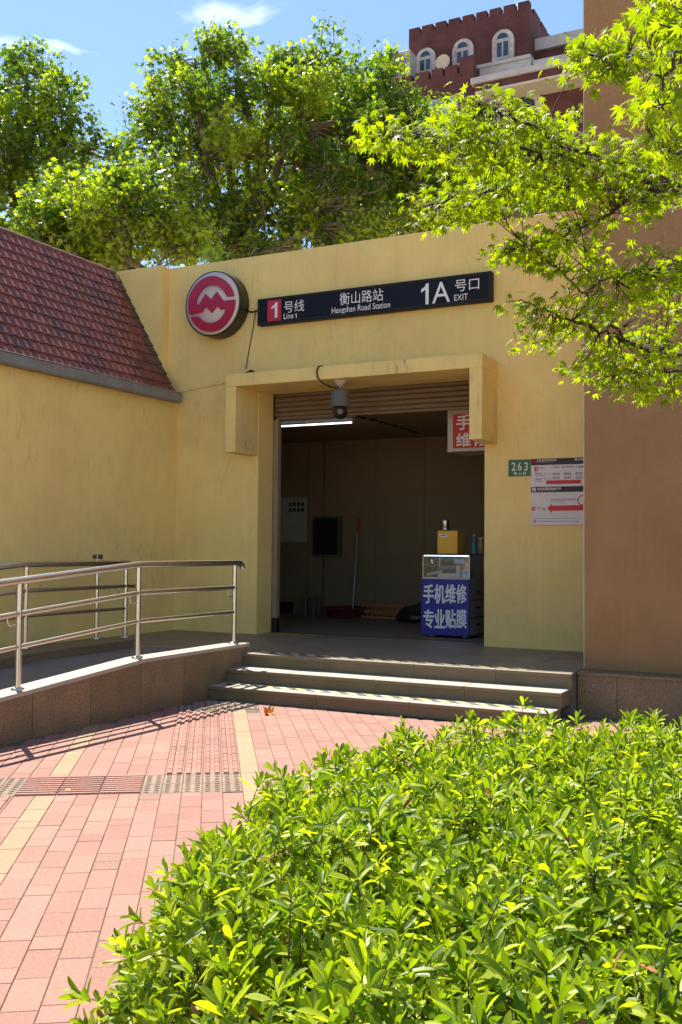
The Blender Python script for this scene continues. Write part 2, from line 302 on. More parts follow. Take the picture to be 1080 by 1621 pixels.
def cloud(name, V, Fq, pos, ax, nz, size, rnd, material, parent=None, **k):
    """many copies of one small leaf, joined into a single mesh"""
    pos, ax, nz = map(np.asarray, (pos, ax, nz)); n = len(pos); V = np.asarray(V); m = len(V)
    ax = ax / np.linalg.norm(ax, axis=1, keepdims=True); ay = np.cross(nz, ax); ay /= np.linalg.norm(ay, axis=1, keepdims=True) + 1e-9; az = np.cross(ax, ay)
    P = pos[:, None] + np.asarray(size)[:, None, None] * (V[None, :, 0:1] * ax[:, None] + V[None, :, 1:2] * ay[:, None] + V[None, :, 2:3] * az[:, None])
    Fq = np.asarray(Fq); fl = (Fq[None] + (np.arange(n) * m)[:, None, None]).reshape(-1)
    me = bpy.data.meshes.new(name); me.vertices.add(n * m); me.vertices.foreach_set('co', P.astype(np.float32).ravel())
    me.loops.add(len(fl)); me.loops.foreach_set('vertex_index', fl.astype(np.int32))
    nf = n * len(Fq); kk = Fq.shape[1]; me.polygons.add(nf); me.polygons.foreach_set('loop_start', (np.arange(nf) * kk).astype(np.int32))
    me.update(calc_edges=True)
    at = me.attributes.new('rnd', 'FLOAT', 'POINT'); at.data.foreach_set('value', np.repeat(np.asarray(rnd), m).astype(np.float32))
    return link(name, me, material, parent, **k)
def leaf_objects(name, V, Fq, pos, ax, nz, size, rnd, material, parent, levels=6):
    """the same leaves as single objects that share a few meshes"""
    mes = []
    for i in range(levels):
        me = bpy.data.meshes.new(name); me.from_pydata([tuple(v) for v in V], [], [tuple(f) for f in Fq]); me.materials.append(material)
        at = me.attributes.new('rnd', 'FLOAT', 'POINT'); at.data.foreach_set('value', [float((i + .5) / levels)] * len(V)); mes.append(me)
    for p, a, z, s, r in zip(pos, ax, nz, size, rnd):
        a = Vector(a).normalized(); y = Vector(z).cross(a).normalized(); zz = a.cross(y)
        o = bpy.data.objects.new(name, mes[min(levels - 1, int(r * levels))]); COL.objects.link(o); o.parent = parent
        Mx = Matrix((a * s, y * s, zz * s)).transposed().to_4x4(); Mx.translation = Vector(p) - parent.location
        o.matrix_basis = Mx
def unit(n):
    v = rng.normal(size=(n, 3)); return v / np.linalg.norm(v, axis=1, keepdims=True)

# ------------------------------------------------------------------ dimensions read off the place
PL = .42; YF = 11.576; XL = -8.476; TOP = 5.54; XR = -7.129; XO = -3.94

# ------------------------------------------------------------------ ground and paving
g = MB(); g.quad((-900, -900, -.03), (900, -900, -.03), (900, 1500, -.03), (-900, 1500, -.03)); g.build('ground', ASPH, kind='structure')
CP, SP = .8269, .5624
def pq(p, q): return (-p * SP + q * CP, p * CP + q * SP)
plaza = MB(); c = [pq(-1, -5), pq(-1, 5.2), pq(12.5, 5.2), pq(12.5, -5)]
plaza.quad(*[(x, y, -.006) for x, y in c]); plaza = plaza.build('plaza_paving', MORTAR, kind='structure')
WC = .1305; Q0 = .225
GAP = .0022
def slab(wp, wq, z=.0):      # paver with a small chamfer, centred, top at z
    b = MB(); a, c2 = wp / 2 - GAP * .45, wq / 2 - GAP; h = .0022
    lo = [(-c2, -a, -.02), (c2, -a, -.02), (c2, a, -.02), (-c2, a, -.02)]
    mi = [(x, y, z - h) for x, y, _ in lo]; tp = [(x * (1 - h / c2), y * (1 - h / a), z) for x, y, _ in lo]
    b.add(lo + mi + tp, [(0, 1, 5, 4), (1, 2, 6, 5), (2, 3, 7, 6), (3, 0, 4, 7), (4, 5, 9, 8), (5, 6, 10, 9), (6, 7, 11, 10), (7, 4, 8, 11), (8, 9, 10, 11)])
    return b
def ribs_p(wp, wq):          # ribs running with the walking line
    b = slab(wp, wq)
    for s in (-1, 1):
        x = s * wq * .26; b.add([(x - .02, -wp / 2 + .006, 0), (x - .014, -wp / 2 + .006, .011), (x + .014, -wp / 2 + .006, .011), (x + .02, -wp / 2 + .006, 0)] +
                                [(x - .02, wp / 2 - .006, 0), (x - .014, wp / 2 - .006, .011), (x + .014, wp / 2 - .006, .011), (x + .02, wp / 2 - .006, 0)], [(0, 1, 5, 4), (1, 2, 6, 5), (2, 3, 7, 6), (0, 3, 2, 1), (4, 5, 6, 7)])
    return b
def ribs_q(wp, wq, n=9):
    b = slab(wp, wq)
    for i in range(n):
        y = -wp / 2 + (i + .5) * wp / n; e = wp / n * .33
        b.add([(-wq / 2 + .006, y - e, 0), (-wq / 2 + .006, y - e * .8, .010), (-wq / 2 + .006, y + e * .8, .010), (-wq / 2 + .006, y + e, 0)] +
              [(wq / 2 - .006, y - e, 0), (wq / 2 - .006, y - e * .8, .010), (wq / 2 - .006, y + e * .8, .010), (wq / 2 - .006, y + e, 0)], [(0, 1, 5, 4), (1, 2, 6, 5), (2, 3, 7, 6), (0, 3, 2, 1), (4, 5, 6, 7)])
    return b
def dots(wp, wq, n=5):
    b = slab(wp, wq)
    for i in range(n):
        for s in (-1, 1):
            y = -wp / 2 + (i + .5) * wp / n; x = s * wq * .24; e, f2 = .011, .018
            b.add([(x - f2, y - e, 0), (x + f2, y - e, 0), (x + f2, y + e, 0), (x - f2, y + e, 0), (x - f2 * .6, y - e * .5, .006), (x + f2 * .6, y - e * .5, .006), (x + f2 * .6, y + e * .5, .006), (x - f2 * .6, y + e * .5, .006)],
                  [(0, 1, 5, 4), (1, 2, 6, 5), (2, 3, 7, 6), (3, 0, 4, 7), (4, 5, 6, 7)])
    return b
tiles = []                    # (p centre, q centre, builder key, material)
for k in range(-27, 30):      # columns, q falling to the left
    q = Q0 - (k + .5) * WC; off = (k * .37 + .1) % 1 * .266
    ribbed = 0 <= k < 4; strip = k >= -0
    p = -.9 + off
    while p < 11.6:
        L = .266 if random.random() > .22 else .133
        a, b2 = p, p + L; p += L
        spans = [(a, b2)]
        if k >= 0:            # the tactile cross band, p 6.60 to 7.12
            spans = []
            if a < 6.60: spans.append((a, min(b2, 6.60)))
            if b2 > 7.12: spans.append((max(a, 7.12), b2))
        for (s, e) in spans:
            if e - s < .03: continue
            if e > 9.95 and -2 <= k < 4:
                continue
            if ribbed and s >= 7.11:
                n = 2 if e - s > .2 else 1
                for j in range(n): tiles.append((s + (j + .5) * (e - s) / n, q, ('r', round((e - s) / n, 3)), PINK))
            elif k == 11 and e < 6.61: tiles.append(((s + e) / 2, q, ('r', round(e - s, 3)), PINK))
            else:
                m = YELL if (k == -1 or k == 9) else PINK
                tiles.append(((s + e) / 2, q, ('s', round(e - s, 3)), m))
for k in range(0, 5):         # blister tiles
    for j in range(2): tiles.append((6.60 + .26 * (j + .5), Q0 - (k + .5) * WC, ('d', .26), GREYT))
for k in (11, 12, 13, 14):
    for j in range(2): tiles.append((6.60 + .26 * (j + .5), Q0 - (k + .5) * WC, ('d', .26), GREYT))
for k in (5, 7, 9): tiles.append((6.86, Q0 - (k + 1) * WC, ('q', .52), PINK))
for k in (15, 17, 19, 21): tiles.append((6.86, Q0 - (k + 1) * WC, ('q', .52), PINK))
for k in range(-2, 4):
    for j in range(3): tiles.append((9.95 + .26 * (j + .5), Q0 - (k + .5) * WC, ('d' if j < 2 else 's', .26), GREYT))
BUSHP = [(-1.12, 1.62), (-1.46, 1.86), (-1.84, 2.16), (-2.02, 2.55), (-2.30, 3.20), (-2.33, 3.75), (-2.27, 4.70), (-2.0, 5.38), (-1.47, 5.80), (-.85, 5.92), (.7, 5.6), (1.6, 4.2), (1.3, 2.5), (.4, 1.45), (-.6, 1.15)]
def inpoly(P, poly):
    P = np.asarray(P); r = np.zeros(len(P), bool); n = len(poly)
    for i in range(n):
        (x0, y0), (x1, y1) = poly[i], poly[(i + 1) % n]
        c = ((y0 > P[:, 1]) != (y1 > P[:, 1])) & (P[:, 0] < (x1 - x0) * (P[:, 1] - y0) / (y1 - y0 + 1e-12) + x0); r ^= c
    return r
def edged(P, poly):
    P = np.asarray(P); d = np.full(len(P), 9.); n = len(poly)
    for i in range(n):
        a = np.array(poly[i]); b = np.array(poly[(i + 1) % n]); ab = b - a; t = np.clip(((P - a) @ ab) / (ab @ ab), 0, 1)
        d = np.minimum(d, np.linalg.norm(P - (a + t[:, None] * ab), axis=1))
    return d
keep = []
for t in tiles:
    x, y = pq(t[0], t[1])
    if x < -5.97 and y > 3.0: continue                 # under the ramp
    if y > 8.80 and x < -2.3: continue                # under the steps
    if y > 9.55: continue
    u, v, d = npx([(x, y, 0)]); vis = d[0] > 1 and -40 < u[0] < 1120 and 0 < v[0] < 1680
    hid = inpoly([(x, y)], BUSHP)[0]
    if not vis and (d[0] < .5 or abs(u[0] - 540) > 1500): 
        pass
    keep.append((t, x, y, (1 / d[0] ** 2 if vis and not hid else 0) * t[2][1]))
keep.sort(key=lambda k: -k[3])
ang = math.atan2(CP, -SP) - math.pi / 2
builders = {'s': lambda w: slab(w, WC), 'r': lambda w: ribs_p(w, WC), 'd': lambda w: dots(w, WC), 'q': lambda w: ribs_q(w, 2 * WC)}
cache = {}; rest = {}
for i, (t, x, y, s) in enumerate(keep):
    key = (t[2], t[3].name)
    if i < 300 and s > 0:
        if key not in cache: cache[key] = builders[t[2][0]](t[2][1]).mesh('paver'); cache[key].materials.append(t[3])
        o = bpy.data.objects.new('paver', cache[key]); COL.objects.link(o); o.parent = plaza
        o.location = (x, y, random.uniform(-.0012, .0012)); o.rotation_euler = (random.uniform(-.003, .003), random.uniform(-.003, .003), ang + random.uniform(-.006, .006))
    else:
        b, rv = rest.setdefault(t[3].name, (MB(), []))
        s_ = builders[t[2][0]](t[2][1]); ca, sa = math.cos(ang), math.sin(ang); dz = random.uniform(-.001, .001); r = random.random()
        rv += [r] * len(s_.v)
        b.add([(x + vx * ca - vy * sa, y + vx * sa + vy * ca, vz + dz) for vx, vy, vz in s_.v], s_.f)
for nme, (b, rv) in rest.items():
    o = b.build('paver_field', MATS[nme], plaza, kind='stuff'); at = o.data.attributes.new('rnd', 'FLOAT', 'POINT'); at.data.foreach_set('value', rv)

# ------------------------------------------------------------------ platform and steps
plat = MB(); plat.box(XL + .002, -2.36, 9.46, 12.05, -.02, PL - .004); plat.box(XL + .002, -6.19, 7.75, 9.46, -.02, PL - .004)
plat = plat.build('platform', MORTAR, kind='structure')
x = XL + .01; tw = .62
while x < -2.4:
    y = 9.47
    x1 = min(x + tw, -2.37)
    while y < 12.0:
        y1 = min(y + tw, 12.02)
        MB().box(x + .0012, x1 - .0012, y + .0012, y1 - .0012, PL - .02, PL + random.uniform(-.0006, .0004)).build('floor_tile', FLOOR, plat); y = y1
    x = x1
x = XL + .01
while x < -7.34:      # landing beside the kerb end
    x1 = min(x + tw, -7.33); MB().box(x + .001, x1 - .001, 9.25, 9.468, PL - .02, PL).build('floor_tile', FLOOR, plat); x = x1
MB().box(-7.318, -6.2, 7.75, 9.468, PL - .02, PL + .0005).build('floor_tile', RAMPF, plat)
# studs on the landing
st = MB()
for i in range(22):
    for j in range(7):
        cx, cy = -6.1 + i * .042 + (j % 2) * .021, 9.66 + j * .05; st.box(cx - .011, cx + .011, cy - .011, cy + .011, PL, PL + .005)
st.build('landing_studs', GREYT, plat, kind='stuff')
MB().box(-6.98, -6.45, 11.66, 11.9, PL - .001, PL + .0025).build('floor_marking', mat('worn_yellow', (.33, .22, .03), .8, var=.4, scale=14), plat)
HAZ = bpy.data.materials.new('hazard_tape'); HAZ.use_nodes = True; MATS['hazard_tape'] = HAZ
t = HAZ.node_tree; N = t.nodes.new; Lk = t.links.new; b = t.nodes['Principled BSDF']; c = N('ShaderNodeTexCoord'); s = N('ShaderNodeSeparateXYZ'); Lk(c.outputs['Object'], s.inputs[0])
m1 = N('ShaderNodeMath'); m1.operation = 'MULTIPLY_ADD'; m1.inputs[1].default_value = 5.2
sy = N('ShaderNodeMath'); sy.operation = 'MULTIPLY'; sy.inputs[1].default_value = 5.2; Lk(s.outputs[1], sy.inputs[0]); Lk(s.outputs[0], m1.inputs[0]); Lk(sy.outputs[0], m1.inputs[2])
fr = N('ShaderNodeMath'); fr.operation = 'FRACT'; Lk(m1.outputs[0], fr.inputs[0]); gt = N('ShaderNodeMath'); gt.operation = 'GREATER_THAN'; gt.inputs[1].default_value = .5; Lk(fr.outputs[0], gt.inputs[0])
nn = N('ShaderNodeTexNoise'); nn.inputs['Scale'].default_value = 30; Lk(c.outputs['Object'], nn.inputs['Vector'])
mc = N('ShaderNodeMixRGB'); mc.inputs[1].default_value = (.03, .03, .028, 1); mc.inputs[2].default_value = (.55, .47, .16, 1); Lk(gt.outputs[0], mc.inputs[0])
mw = N('ShaderNodeMixRGB'); mw.inputs[2].default_value = (.45, .42, .36, 1); mr = N('ShaderNodeMapRange'); mr.inputs['From Min'].default_value = .45; mr.inputs['From Max'].default_value = .75; mr.inputs['To Max'].default_value = .7; Lk(nn.outputs['Fac'], mr.inputs[0]); Lk(mr.outputs[0], mw.inputs[0]); Lk(mc.outputs[0], mw.inputs[1]); Lk(mw.outputs[0], b.inputs['Base Color']); b.inputs['Roughness'].default_value = .7

steps = empty('entrance_steps', (-4.2, 8.8, 0), 'three granite steps with hazard tape rising to the station entrance', 'steps')
SX0, SX1 = -5.982, -2.352
for i, (yf, z) in enumerate([(9.42, PL), (9.10, .28), (8.77, .14)]):
    yb = [9.468, 9.47, 9.14][i]; x1 = SX1 - (.0 if i == 0 else .012 * i)
    cuts = [[-4.9, -3.95, -3.1], [-5.2, -4.25, -3.3], [-4.72, -3.72]][i]; xs = [SX0] + cuts + [x1]
    for a, b2 in zip(xs, xs[1:]):
        MB().box(a + .001, b2 - .001, yf, yb, z - .035, z, .004).build('tread_slab', TREAD, steps)
        MB().box(a + .0015, b2 - .0015, yf + .028, yf + .06, z - .14 + (0 if i < 2 else .001), z - .036).build('riser_panel', GRANITE_S, steps)
    MB().box(SX0, x1 - .004, yf + .06, yb - .002, z - .139, z - .037).build('step_core', GRANITE_S, steps)
MB().box(-5.9, -2.75, 9.53, 9.66, PL + .0006, PL + .003).build('hazard_tape', HAZ, steps)
MB().box(-5.9, -2.5, 8.93, 9.05, .1402, .1425).build('hazard_tape', HAZ, steps)

# ------------------------------------------------------------------ ramp
ramp = empty('access_ramp', (-6.6, 6, 0), 'wheelchair ramp with brown granite side panels and pale capping', 'ramp')
SL = .075
def rz(y): return PL if y >= 7.75 else PL - (7.75 - y) * SL
ys = [2.3, 2.85, 3.53, 4.21, 4.88, 5.56, 6.26, 6.965, 7.664, 8.35, 9.032, 9.54]
for a, b2 in zip(ys, ys[1:]):
    a0, b0 = a + .003, b2 - .003; za, zb = rz(a0) + .066, rz(b0) + .066
    def wedge(x0, x1, lo, d=0): return MB().add([(x0, a0, lo[0]), (x1, a0, lo[0]), (x1, b0, lo[1]), (x0, b0, lo[1]), (x0, a0, za + d), (x1, a0, za + d), (x1, b0, zb + d), (x0, b0, zb + d)], [(0, 3, 2, 1), (4, 5, 6, 7), (0, 1, 5, 4), (2, 3, 7, 6), (0, 4, 7, 3), (1, 2, 6, 5)])
    wedge(-6.02, -5.984, (-.02, -.02)).build('granite_panel', GRANITE, ramp)
    wedge(-6.19, -6.021, (-.02, -.02), -.002).build('kerb_core', GRANITE_S, ramp)
for a, b2 in [(2.3, 3.9), (3.9, 5.8), (5.8, 7.72), (7.72, 9.555)]:
    a0, b0 = a + .001, b2 - .001
    za, zb = rz(a0) + .067, rz(b0) + .067
    MB().add([(-6.205, a0, za), (-5.968, a0, za), (-5.968, b0, zb), (-6.205, b0, zb), (-6.205, a0, za + .034), (-5.968, a0, za + .034), (-5.968, b0, zb + .034), (-6.205, b0, zb + .034)], [(0, 3, 2, 1), (4, 5, 6, 7), (0, 1, 5, 4), (2, 3, 7, 6), (0, 4, 7, 3), (1, 2, 6, 5)]).build('capping_stone', GRANITE_P, ramp)
rs = MB(); rs.add([(-7.318, 2.3, rz(2.3)), (-6.2, 2.3, rz(2.3)), (-6.2, 7.748, PL), (-7.318, 7.748, PL), (-7.318, 2.3, -.02), (-6.2, 2.3, -.02), (-6.2, 7.748, -.02), (-7.318, 7.748, -.02)], [(0, 1, 2, 3), (4, 7, 6, 5), (0, 4, 5, 1), (1, 5, 6, 2), (2, 6, 7, 3), (3, 7, 4, 0)]); rs.build('ramp_surface', RAMPF, ramp)
kys = [2.3, 3.0, 3.75, 4.5, 5.25, 6.0, 6.82, 7.54, 8.224, 8.918, 9.245]
for a, b2 in zip(kys, kys[1:]):
    a0, b0 = a + .002, b2 - .002
    MB().add([(-7.36, a0, -.02), (-7.322, a0, -.02), (-7.322, b0, -.02), (-7.36, b0, -.02), (-7.36, a0, rz(a0) + .075), (-7.322, a0, rz(a0) + .075), (-7.322, b0, rz(b0) + .075), (-7.36, b0, rz(b0) + .075)], [(0, 3, 2, 1), (4, 5, 6, 7), (0, 1, 5, 4), (2, 3, 7, 6), (0, 4, 7, 3), (1, 2, 6, 5)]).build('kerb_stone', GRANITE_S, ramp)
    MB().add([(-7.80, a0, -.02), (-7.315, a0, rz(a0) + .0755), (-7.315, b0, rz(b0) + .0755), (-7.80, b0, -.02), (-7.80, a0, rz(a0) + .1), (-7.315, a0, rz(a0) + .1), (-7.315, b0, rz(b0) + .1), (-7.80, b0, rz(b0) + .1)], [(0, 3, 2, 1), (4, 5, 6, 7), (0, 1, 5, 4), (2, 3, 7, 6), (0, 4, 7, 3), (1, 2, 6, 5)]).build('kerb_capping', GRANITE_S, ramp)
b = MB(); b.box(XL + .002, -7.81, 2.3, 9.24, -.02, .30); b.build('gravel_strip', SOIL, kind='structure')

# ------------------------------------------------------------------ handrails
def handrail(name, label, X, posts, yend, tops, endbend, inner=False):
    h = empty(name, (X, posts[0], rz(posts[0])), label, 'handrail', None)
    zt, zm, zl = tops
    def prof(z, y0, y1): return [(X, y0, z + (rz(y0) - PL))] + [(X, y, z + rz(y) - PL) for y in (7.60, 7.72, 7.84) if y0 < y < y1] + [(X, y1, z)]
    pts = prof(zt, 2.4, yend)
    if endbend: pts += [(X, yend + .05, zt - .006), (X, yend + .085, zt - .025), (X, yend + .10, zt - .055)]
    MB().tube(pts, .032, 12).build('top_rail', STEEL, h)
    MB().tube(prof(zm, 2.4, yend - (.08 if endbend else -.12)), .0235, 10).build('middle_rail', STEEL, h)
    MB().tube(prof(zl, 2.4, yend - .08), .0195, 10).build('lower_rail', STEEL, h)
    for y in posts:
        z0 = rz(y) + .1
        p = MB().tube([(X, y, z0), (X, y, zt + rz(y) - PL)], .0255, 12).build('post', STEEL, h)
        MB().lathe([(.055, 0), (.055, .008), (.042, .016), (.026, .02)], (X, y, z0), 16).build('base_flange', STEEL, p)
        zz = zm + rz(y) - PL
        k = MB().tube([(X, y - .13, zz - .01 - .13 * (SL if y < 7.7 else 0)), (X, y - .13, zz - .06), (X, y - .11, zz - .085), (X, y - .07, zz - .092), (X, y - .015, zz - .09)], .009, 8); k.build('bracket', STEEL, h)
    return h
handrail('ramp_handrail', 'steel tube handrail on the pale capping along the outer ramp edge', -6.084, [9.41, 7.73, 6.19, 4.65, 3.1], 9.47, (1.405, 1.135, .865), True)
handrail('wall_handrail', 'shaded steel tube handrail on the kerb beside the cream side wall', -7.60, [9.42, 7.82, 6.25, 4.7], 9.49, (1.385, 1.115, .855), False)
cp = wx(152, 1014, -7.74); cpz = rz(cp.y) + .1
sp_ = empty('steel_post', (cp.x, cp.y, cpz), 'single shiny steel post with square lock box behind the shaded handrail', 'post')
MB().tube([(cp.x, cp.y, cpz), (cp.x, cp.y, 1.44)], .024, 12).build('pole', STEEL, sp_)
MB().box(cp.x - .045, cp.x + .045, cp.y - .045, cp.y + .045, 1.43, 1.485, .004).build('lock_box', DSTEEL, sp_)
MB().box(cp.x - .012, cp.x + .012, cp.y - .049, cp.y - .0455, 1.442, 1.474).build('keyhole_cover', BLACK, sp_)
MB().lathe([(.05, 0), (.05, .01), (.03, .018)], (cp.x, cp.y, cpz), 14).build('base_flange', STEEL, sp_)

# ------------------------------------------------------------------ station
stn = empty('station_entrance', (-5.5, YF, 0), 'cream rendered metro station entrance with roller shutter and projecting door surround', 'building')
HEAD = 3.70; TH = .38
w = MB()
w.box(-11.0, XR, YF, YF + TH, -.02, TOP); w.box(XO, -2.2, YF, YF + TH, -.02, TOP); w.box(XR, XO, YF, YF + TH, HEAD, TOP)
wall = w.build('facade_wall', STUCCO, stn)
MB().box(-10.9, -8.645, 11.388, YF - .001, 3.2, TOP + .004).build('pilaster', STUCCO, stn)
MB().box(-11.0, -2.3, YF + TH + .001, 16.0, 5.0, 5.3).build('flat_roof', RAMPF, stn)
# door surround: lintel with two short hanging ends
YC = 11.009; XA, XB = -7.292, -3.781
MB().box(XA, XB, YC, YF - .001, 3.675, 3.838, .004).build('lintel', STUCCO2, stn)
MB().box(XA + .001, -7.136, YC + .001, YF - .001, 2.815, 3.6745, .004).build('lintel_end', STUCCO2, stn)
MB().box(-3.936, XB - .001, YC + .001, YF - .001, 2.845, 3.6745, .004).build('lintel_end', STUCCO2, stn)
# roller shutter
sh = empty('roller_shutter', (0, 0, 0)); sh.parent = stn; sh.matrix_parent_inverse = Matrix.Translation(stn.location).inverted()
z = 3.36
zs = [3.345, 3.385]
while zs[-1] < 3.74: zs.append(zs[-1] + .068)
for a, b2 in zip(zs, zs[1:]):
    if b2 - a < .05: MB().box(-7.10, XO + .15, 11.985, 12.025, a, b2 - .003, .004).build('bottom_bar', SHUT, sh); continue
    prof = [(11.998, a + .002), (11.982, a + .014), (11.976, a + .034), (11.982, a + .054), (11.998, a + .066)]
    b = MB(); n = len(prof)
    vs = [(-7.12, y, zz) for y, zz in prof] + [(XO + .2, y, zz) for y, zz in prof] + [(-7.12, y + .02, zz) for y, zz in prof] + [(XO + .2, y + .02, zz) for y, zz in prof]
    b.add(vs, [(i, i + 1, n + i + 1, n + i) for i in range(n - 1)] + [(2 * n + i, 3 * n + i, 3 * n + i + 1, 2 * n + i + 1) for i in range(n - 1)], True); b.build('slat', SHUT, sh)
MB().box(-7.128, -7.05, 11.962, 12.05, .62, 3.345, .003).build('guide_rail', mat('guide_metal', (.26, .20, .12), .6), stn)
MB().box(-7.128, -7.05, 11.962, 12.05, PL, .619, .003).build('guide_rail_shoe', BLACK, stn)
MB().box(-7.14, -7.129, 11.957, 11.98, PL, 3.68).build('guide_seal', BLACK, stn)
MB().box(-7.04, -3.7, 12.03, 12.10, PL - .01, PL + .003).build('floor_channel', BLACK, stn)
# interior
IY = 15.70; IC = 3.46
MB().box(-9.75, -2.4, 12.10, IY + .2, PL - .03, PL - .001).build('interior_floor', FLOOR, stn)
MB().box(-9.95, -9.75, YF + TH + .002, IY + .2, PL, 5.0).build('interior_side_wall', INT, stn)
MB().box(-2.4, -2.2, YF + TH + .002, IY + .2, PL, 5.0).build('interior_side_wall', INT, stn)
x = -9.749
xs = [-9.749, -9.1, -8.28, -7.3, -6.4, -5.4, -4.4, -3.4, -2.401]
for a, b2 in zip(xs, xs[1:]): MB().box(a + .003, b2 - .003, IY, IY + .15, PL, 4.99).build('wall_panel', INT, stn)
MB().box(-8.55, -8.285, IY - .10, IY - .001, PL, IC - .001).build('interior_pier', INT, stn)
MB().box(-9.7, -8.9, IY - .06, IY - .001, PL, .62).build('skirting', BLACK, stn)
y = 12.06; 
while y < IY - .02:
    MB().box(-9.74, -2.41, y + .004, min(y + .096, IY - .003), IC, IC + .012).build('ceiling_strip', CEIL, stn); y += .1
MB().box(-9.74, -2.41, 12.055, IY - .001, IC + .02, IC + .03).build('ceiling_backing', BLACK, stn)
# parapet rope
pts = [wy(690 + (915 - 690) * i / 10, 0, YF + .1) for i in range(11)]
rp = MB().tube([(p.x, YF + .1, TOP + (.008 if i % 5 == 0 else .03 + .012 * math.sin(i * 1.9))) for i, p in enumerate(pts)], .009, 6).build('rope', mat('pale_rope', (.45, .48, .45), .7), label='pale thin rope running along the top of the station parapet', cat='rope')

# ------------------------------------------------------------------ side building with the red tiled roof
sb = empty('side_building', (XL, 7, 0), 'cream side building with steep red tiled roof and grey gutter', 'building')
EX, EZ, RX, RZ = -8.40, 3.70, -9.46, 5.50
MB().box(-12.6, XL, 1.5, YF - .001, -.02, 3.60).build('side_wall', STUCCO, sb)
sl_ = Vector((RX - EX, 0, RZ - EZ)); SLN = sl_.length; sd = sl_.normalized(); nrm = Vector((sd.z, 0, -sd.x))
rd = MB(); rd.prism([(EX - .0, EZ - .06), (RX, RZ - .06), (-11.0, RZ - .06), (-12.5, 3.55), (XL, 3.601)], 1.5, 11.385); roof = rd.build('roof', mat('roof_deck', (.09, .04, .035), .9), sb)
rows = 13; RW = SLN / rows; CWD = .127
def tile_mesh():
    b = MB(); n = 7; prof = []
    for i in range(n):
        t = i / (n - 1); h = .022 * max(0, math.sin((t - .38) / .62 * math.pi)) if t > .38 else .003 * math.sin(t / .38 * math.pi)
        prof.append((t * CWD - .001, h))
    vs = []
    for s, lift in ((-.012, .024), (RW + .03, .004)):       # along slope
        for y, h in prof: vs.append((s, y, h + lift))
    for y, h in prof: vs.append((-.012, y, h + lift * 0 + .010))
    vs2 = vs
    fs = [(i, i + 1, n + i + 1, n + i) for i in range(n - 1)]
    b.add(vs2[:2 * n], fs, True)
    b.add(vs2[:n] + vs2[2 * n:], [(i, n + i, n + i + 1, i + 1) for i in range(n - 1)])
    return b
tb = tile_mesh(); tme = tb.mesh('tile'); tme.materials.append(ROOFT)
RM = Matrix((sd, Vector((0, 1, 0)), nrm)).transposed().to_4x4()
allt = []
for r in range(rows):
    ncol = int((11.36 - 1.6) / CWD)
    for c in range(ncol):
        y = 11.36 - (c + 1) * CWD; p = Vector((EX, y, EZ)) + sd * (r * RW)
        u, v, d = npx([tuple(p + Vector((0, CWD / 2, 0)) + sd * RW * .5)]); allt.append((u[0] > -12, c, r, p))
vis = [a for a in allt if a[0]]; vis.sort(key=lambda a: a[1]); 
vis = sorted(vis, key=lambda a: npx([tuple(a[3])])[2][0])
far = vis[300:] + [a for a in allt if not a[0]]
for _, c, r, p in vis[:300]:
    o = bpy.data.objects.new('tile', tme); COL.objects.link(o); o.parent = roof; o.matrix_parent_inverse = parent_world(roof).inverted()
    o.matrix_basis = Matrix.Translation(p + nrm * random.uniform(0, .003)) @ RM @ Matrix.Rotation(random.uniform(-.012, .012), 4, 'Z')
b = MB(); rv = []
for _, c, r, p in far:
    Mx = Matrix.Translation(p) @ RM; n = len(tb.v)
    b.add([Mx @ Vector(v) for v in tb.v], tb.f, True); rv += [random.random()] * n
o = b.build('tile_field', ROOFT, roof, kind='stuff'); at = o.data.attributes.new('rnd', 'FLOAT', 'POINT'); at.data.foreach_set('value', rv)
for r in range(rows):        # weathered verge tiles against the pilaster
    p = Vector((EX, 11.30, EZ)) + sd * (r * RW - .01); q = p + sd * (RW + .02)
    b = MB(); a = [p + nrm * .05, p + nrm * .05 + Vector((0, .085, 0)), q + nrm * .03 + Vector((0, .085, 0)), q + nrm * .03]
    b.add(a + [v - nrm * .045 for v in a], [(0, 1, 2, 3), (7, 6, 5, 4), (0, 4, 5, 1), (1, 5, 6, 2), (2, 6, 7, 3), (3, 7, 4, 0)]); b.build('verge_tile', MOSSY if r > 1 else ROOFT, roof)
rv2 = 1.6
while rv2 < 11.3:
    MB().tube([(RX - .02, rv2, RZ + .005), (RX - .02, min(rv2 + .33, 11.38), RZ + .012)], .055, 10).build('ridge_tile', ROOFT, roof); rv2 += .325
gx = -8.30
gt_ = MB(); pr = [(gx - .13, 3.705), (gx - .13, 3.60), (gx - .10, 3.585), (gx - .015, 3.585), (gx, 3.60), (gx, 3.715), (gx - .012, 3.715), (gx - .012, 3.61), (gx - .10, 3.60), (gx - .118, 3.705)]
n = len(pr); vs = [(x, 1.5, z) for x, z in pr] + [(x, 11.44, z) for x, z in pr]
tri = tessellate_polygon([[Vector((x, z, 0)) for x, z in pr]])
gt_.add(vs, [(i, (i + 1) % n, n + (i + 1) % n, n + i) for i in range(n)] + [tuple(t) for t in tri] + [tuple(i + n for i in t) for t in tri]); gut = gt_.build('gutter', GUTTER, sb)
MB().tube([(gx + .003, 1.5, 3.715), (gx + .003, 11.44, 3.715)], .008, 8).build('gutter_lip', DSTEEL, gut)
MB().box(-8.47, gx - .131, 1.5, 11.43, 3.602, 3.66).build('fascia', GUTTER, sb)

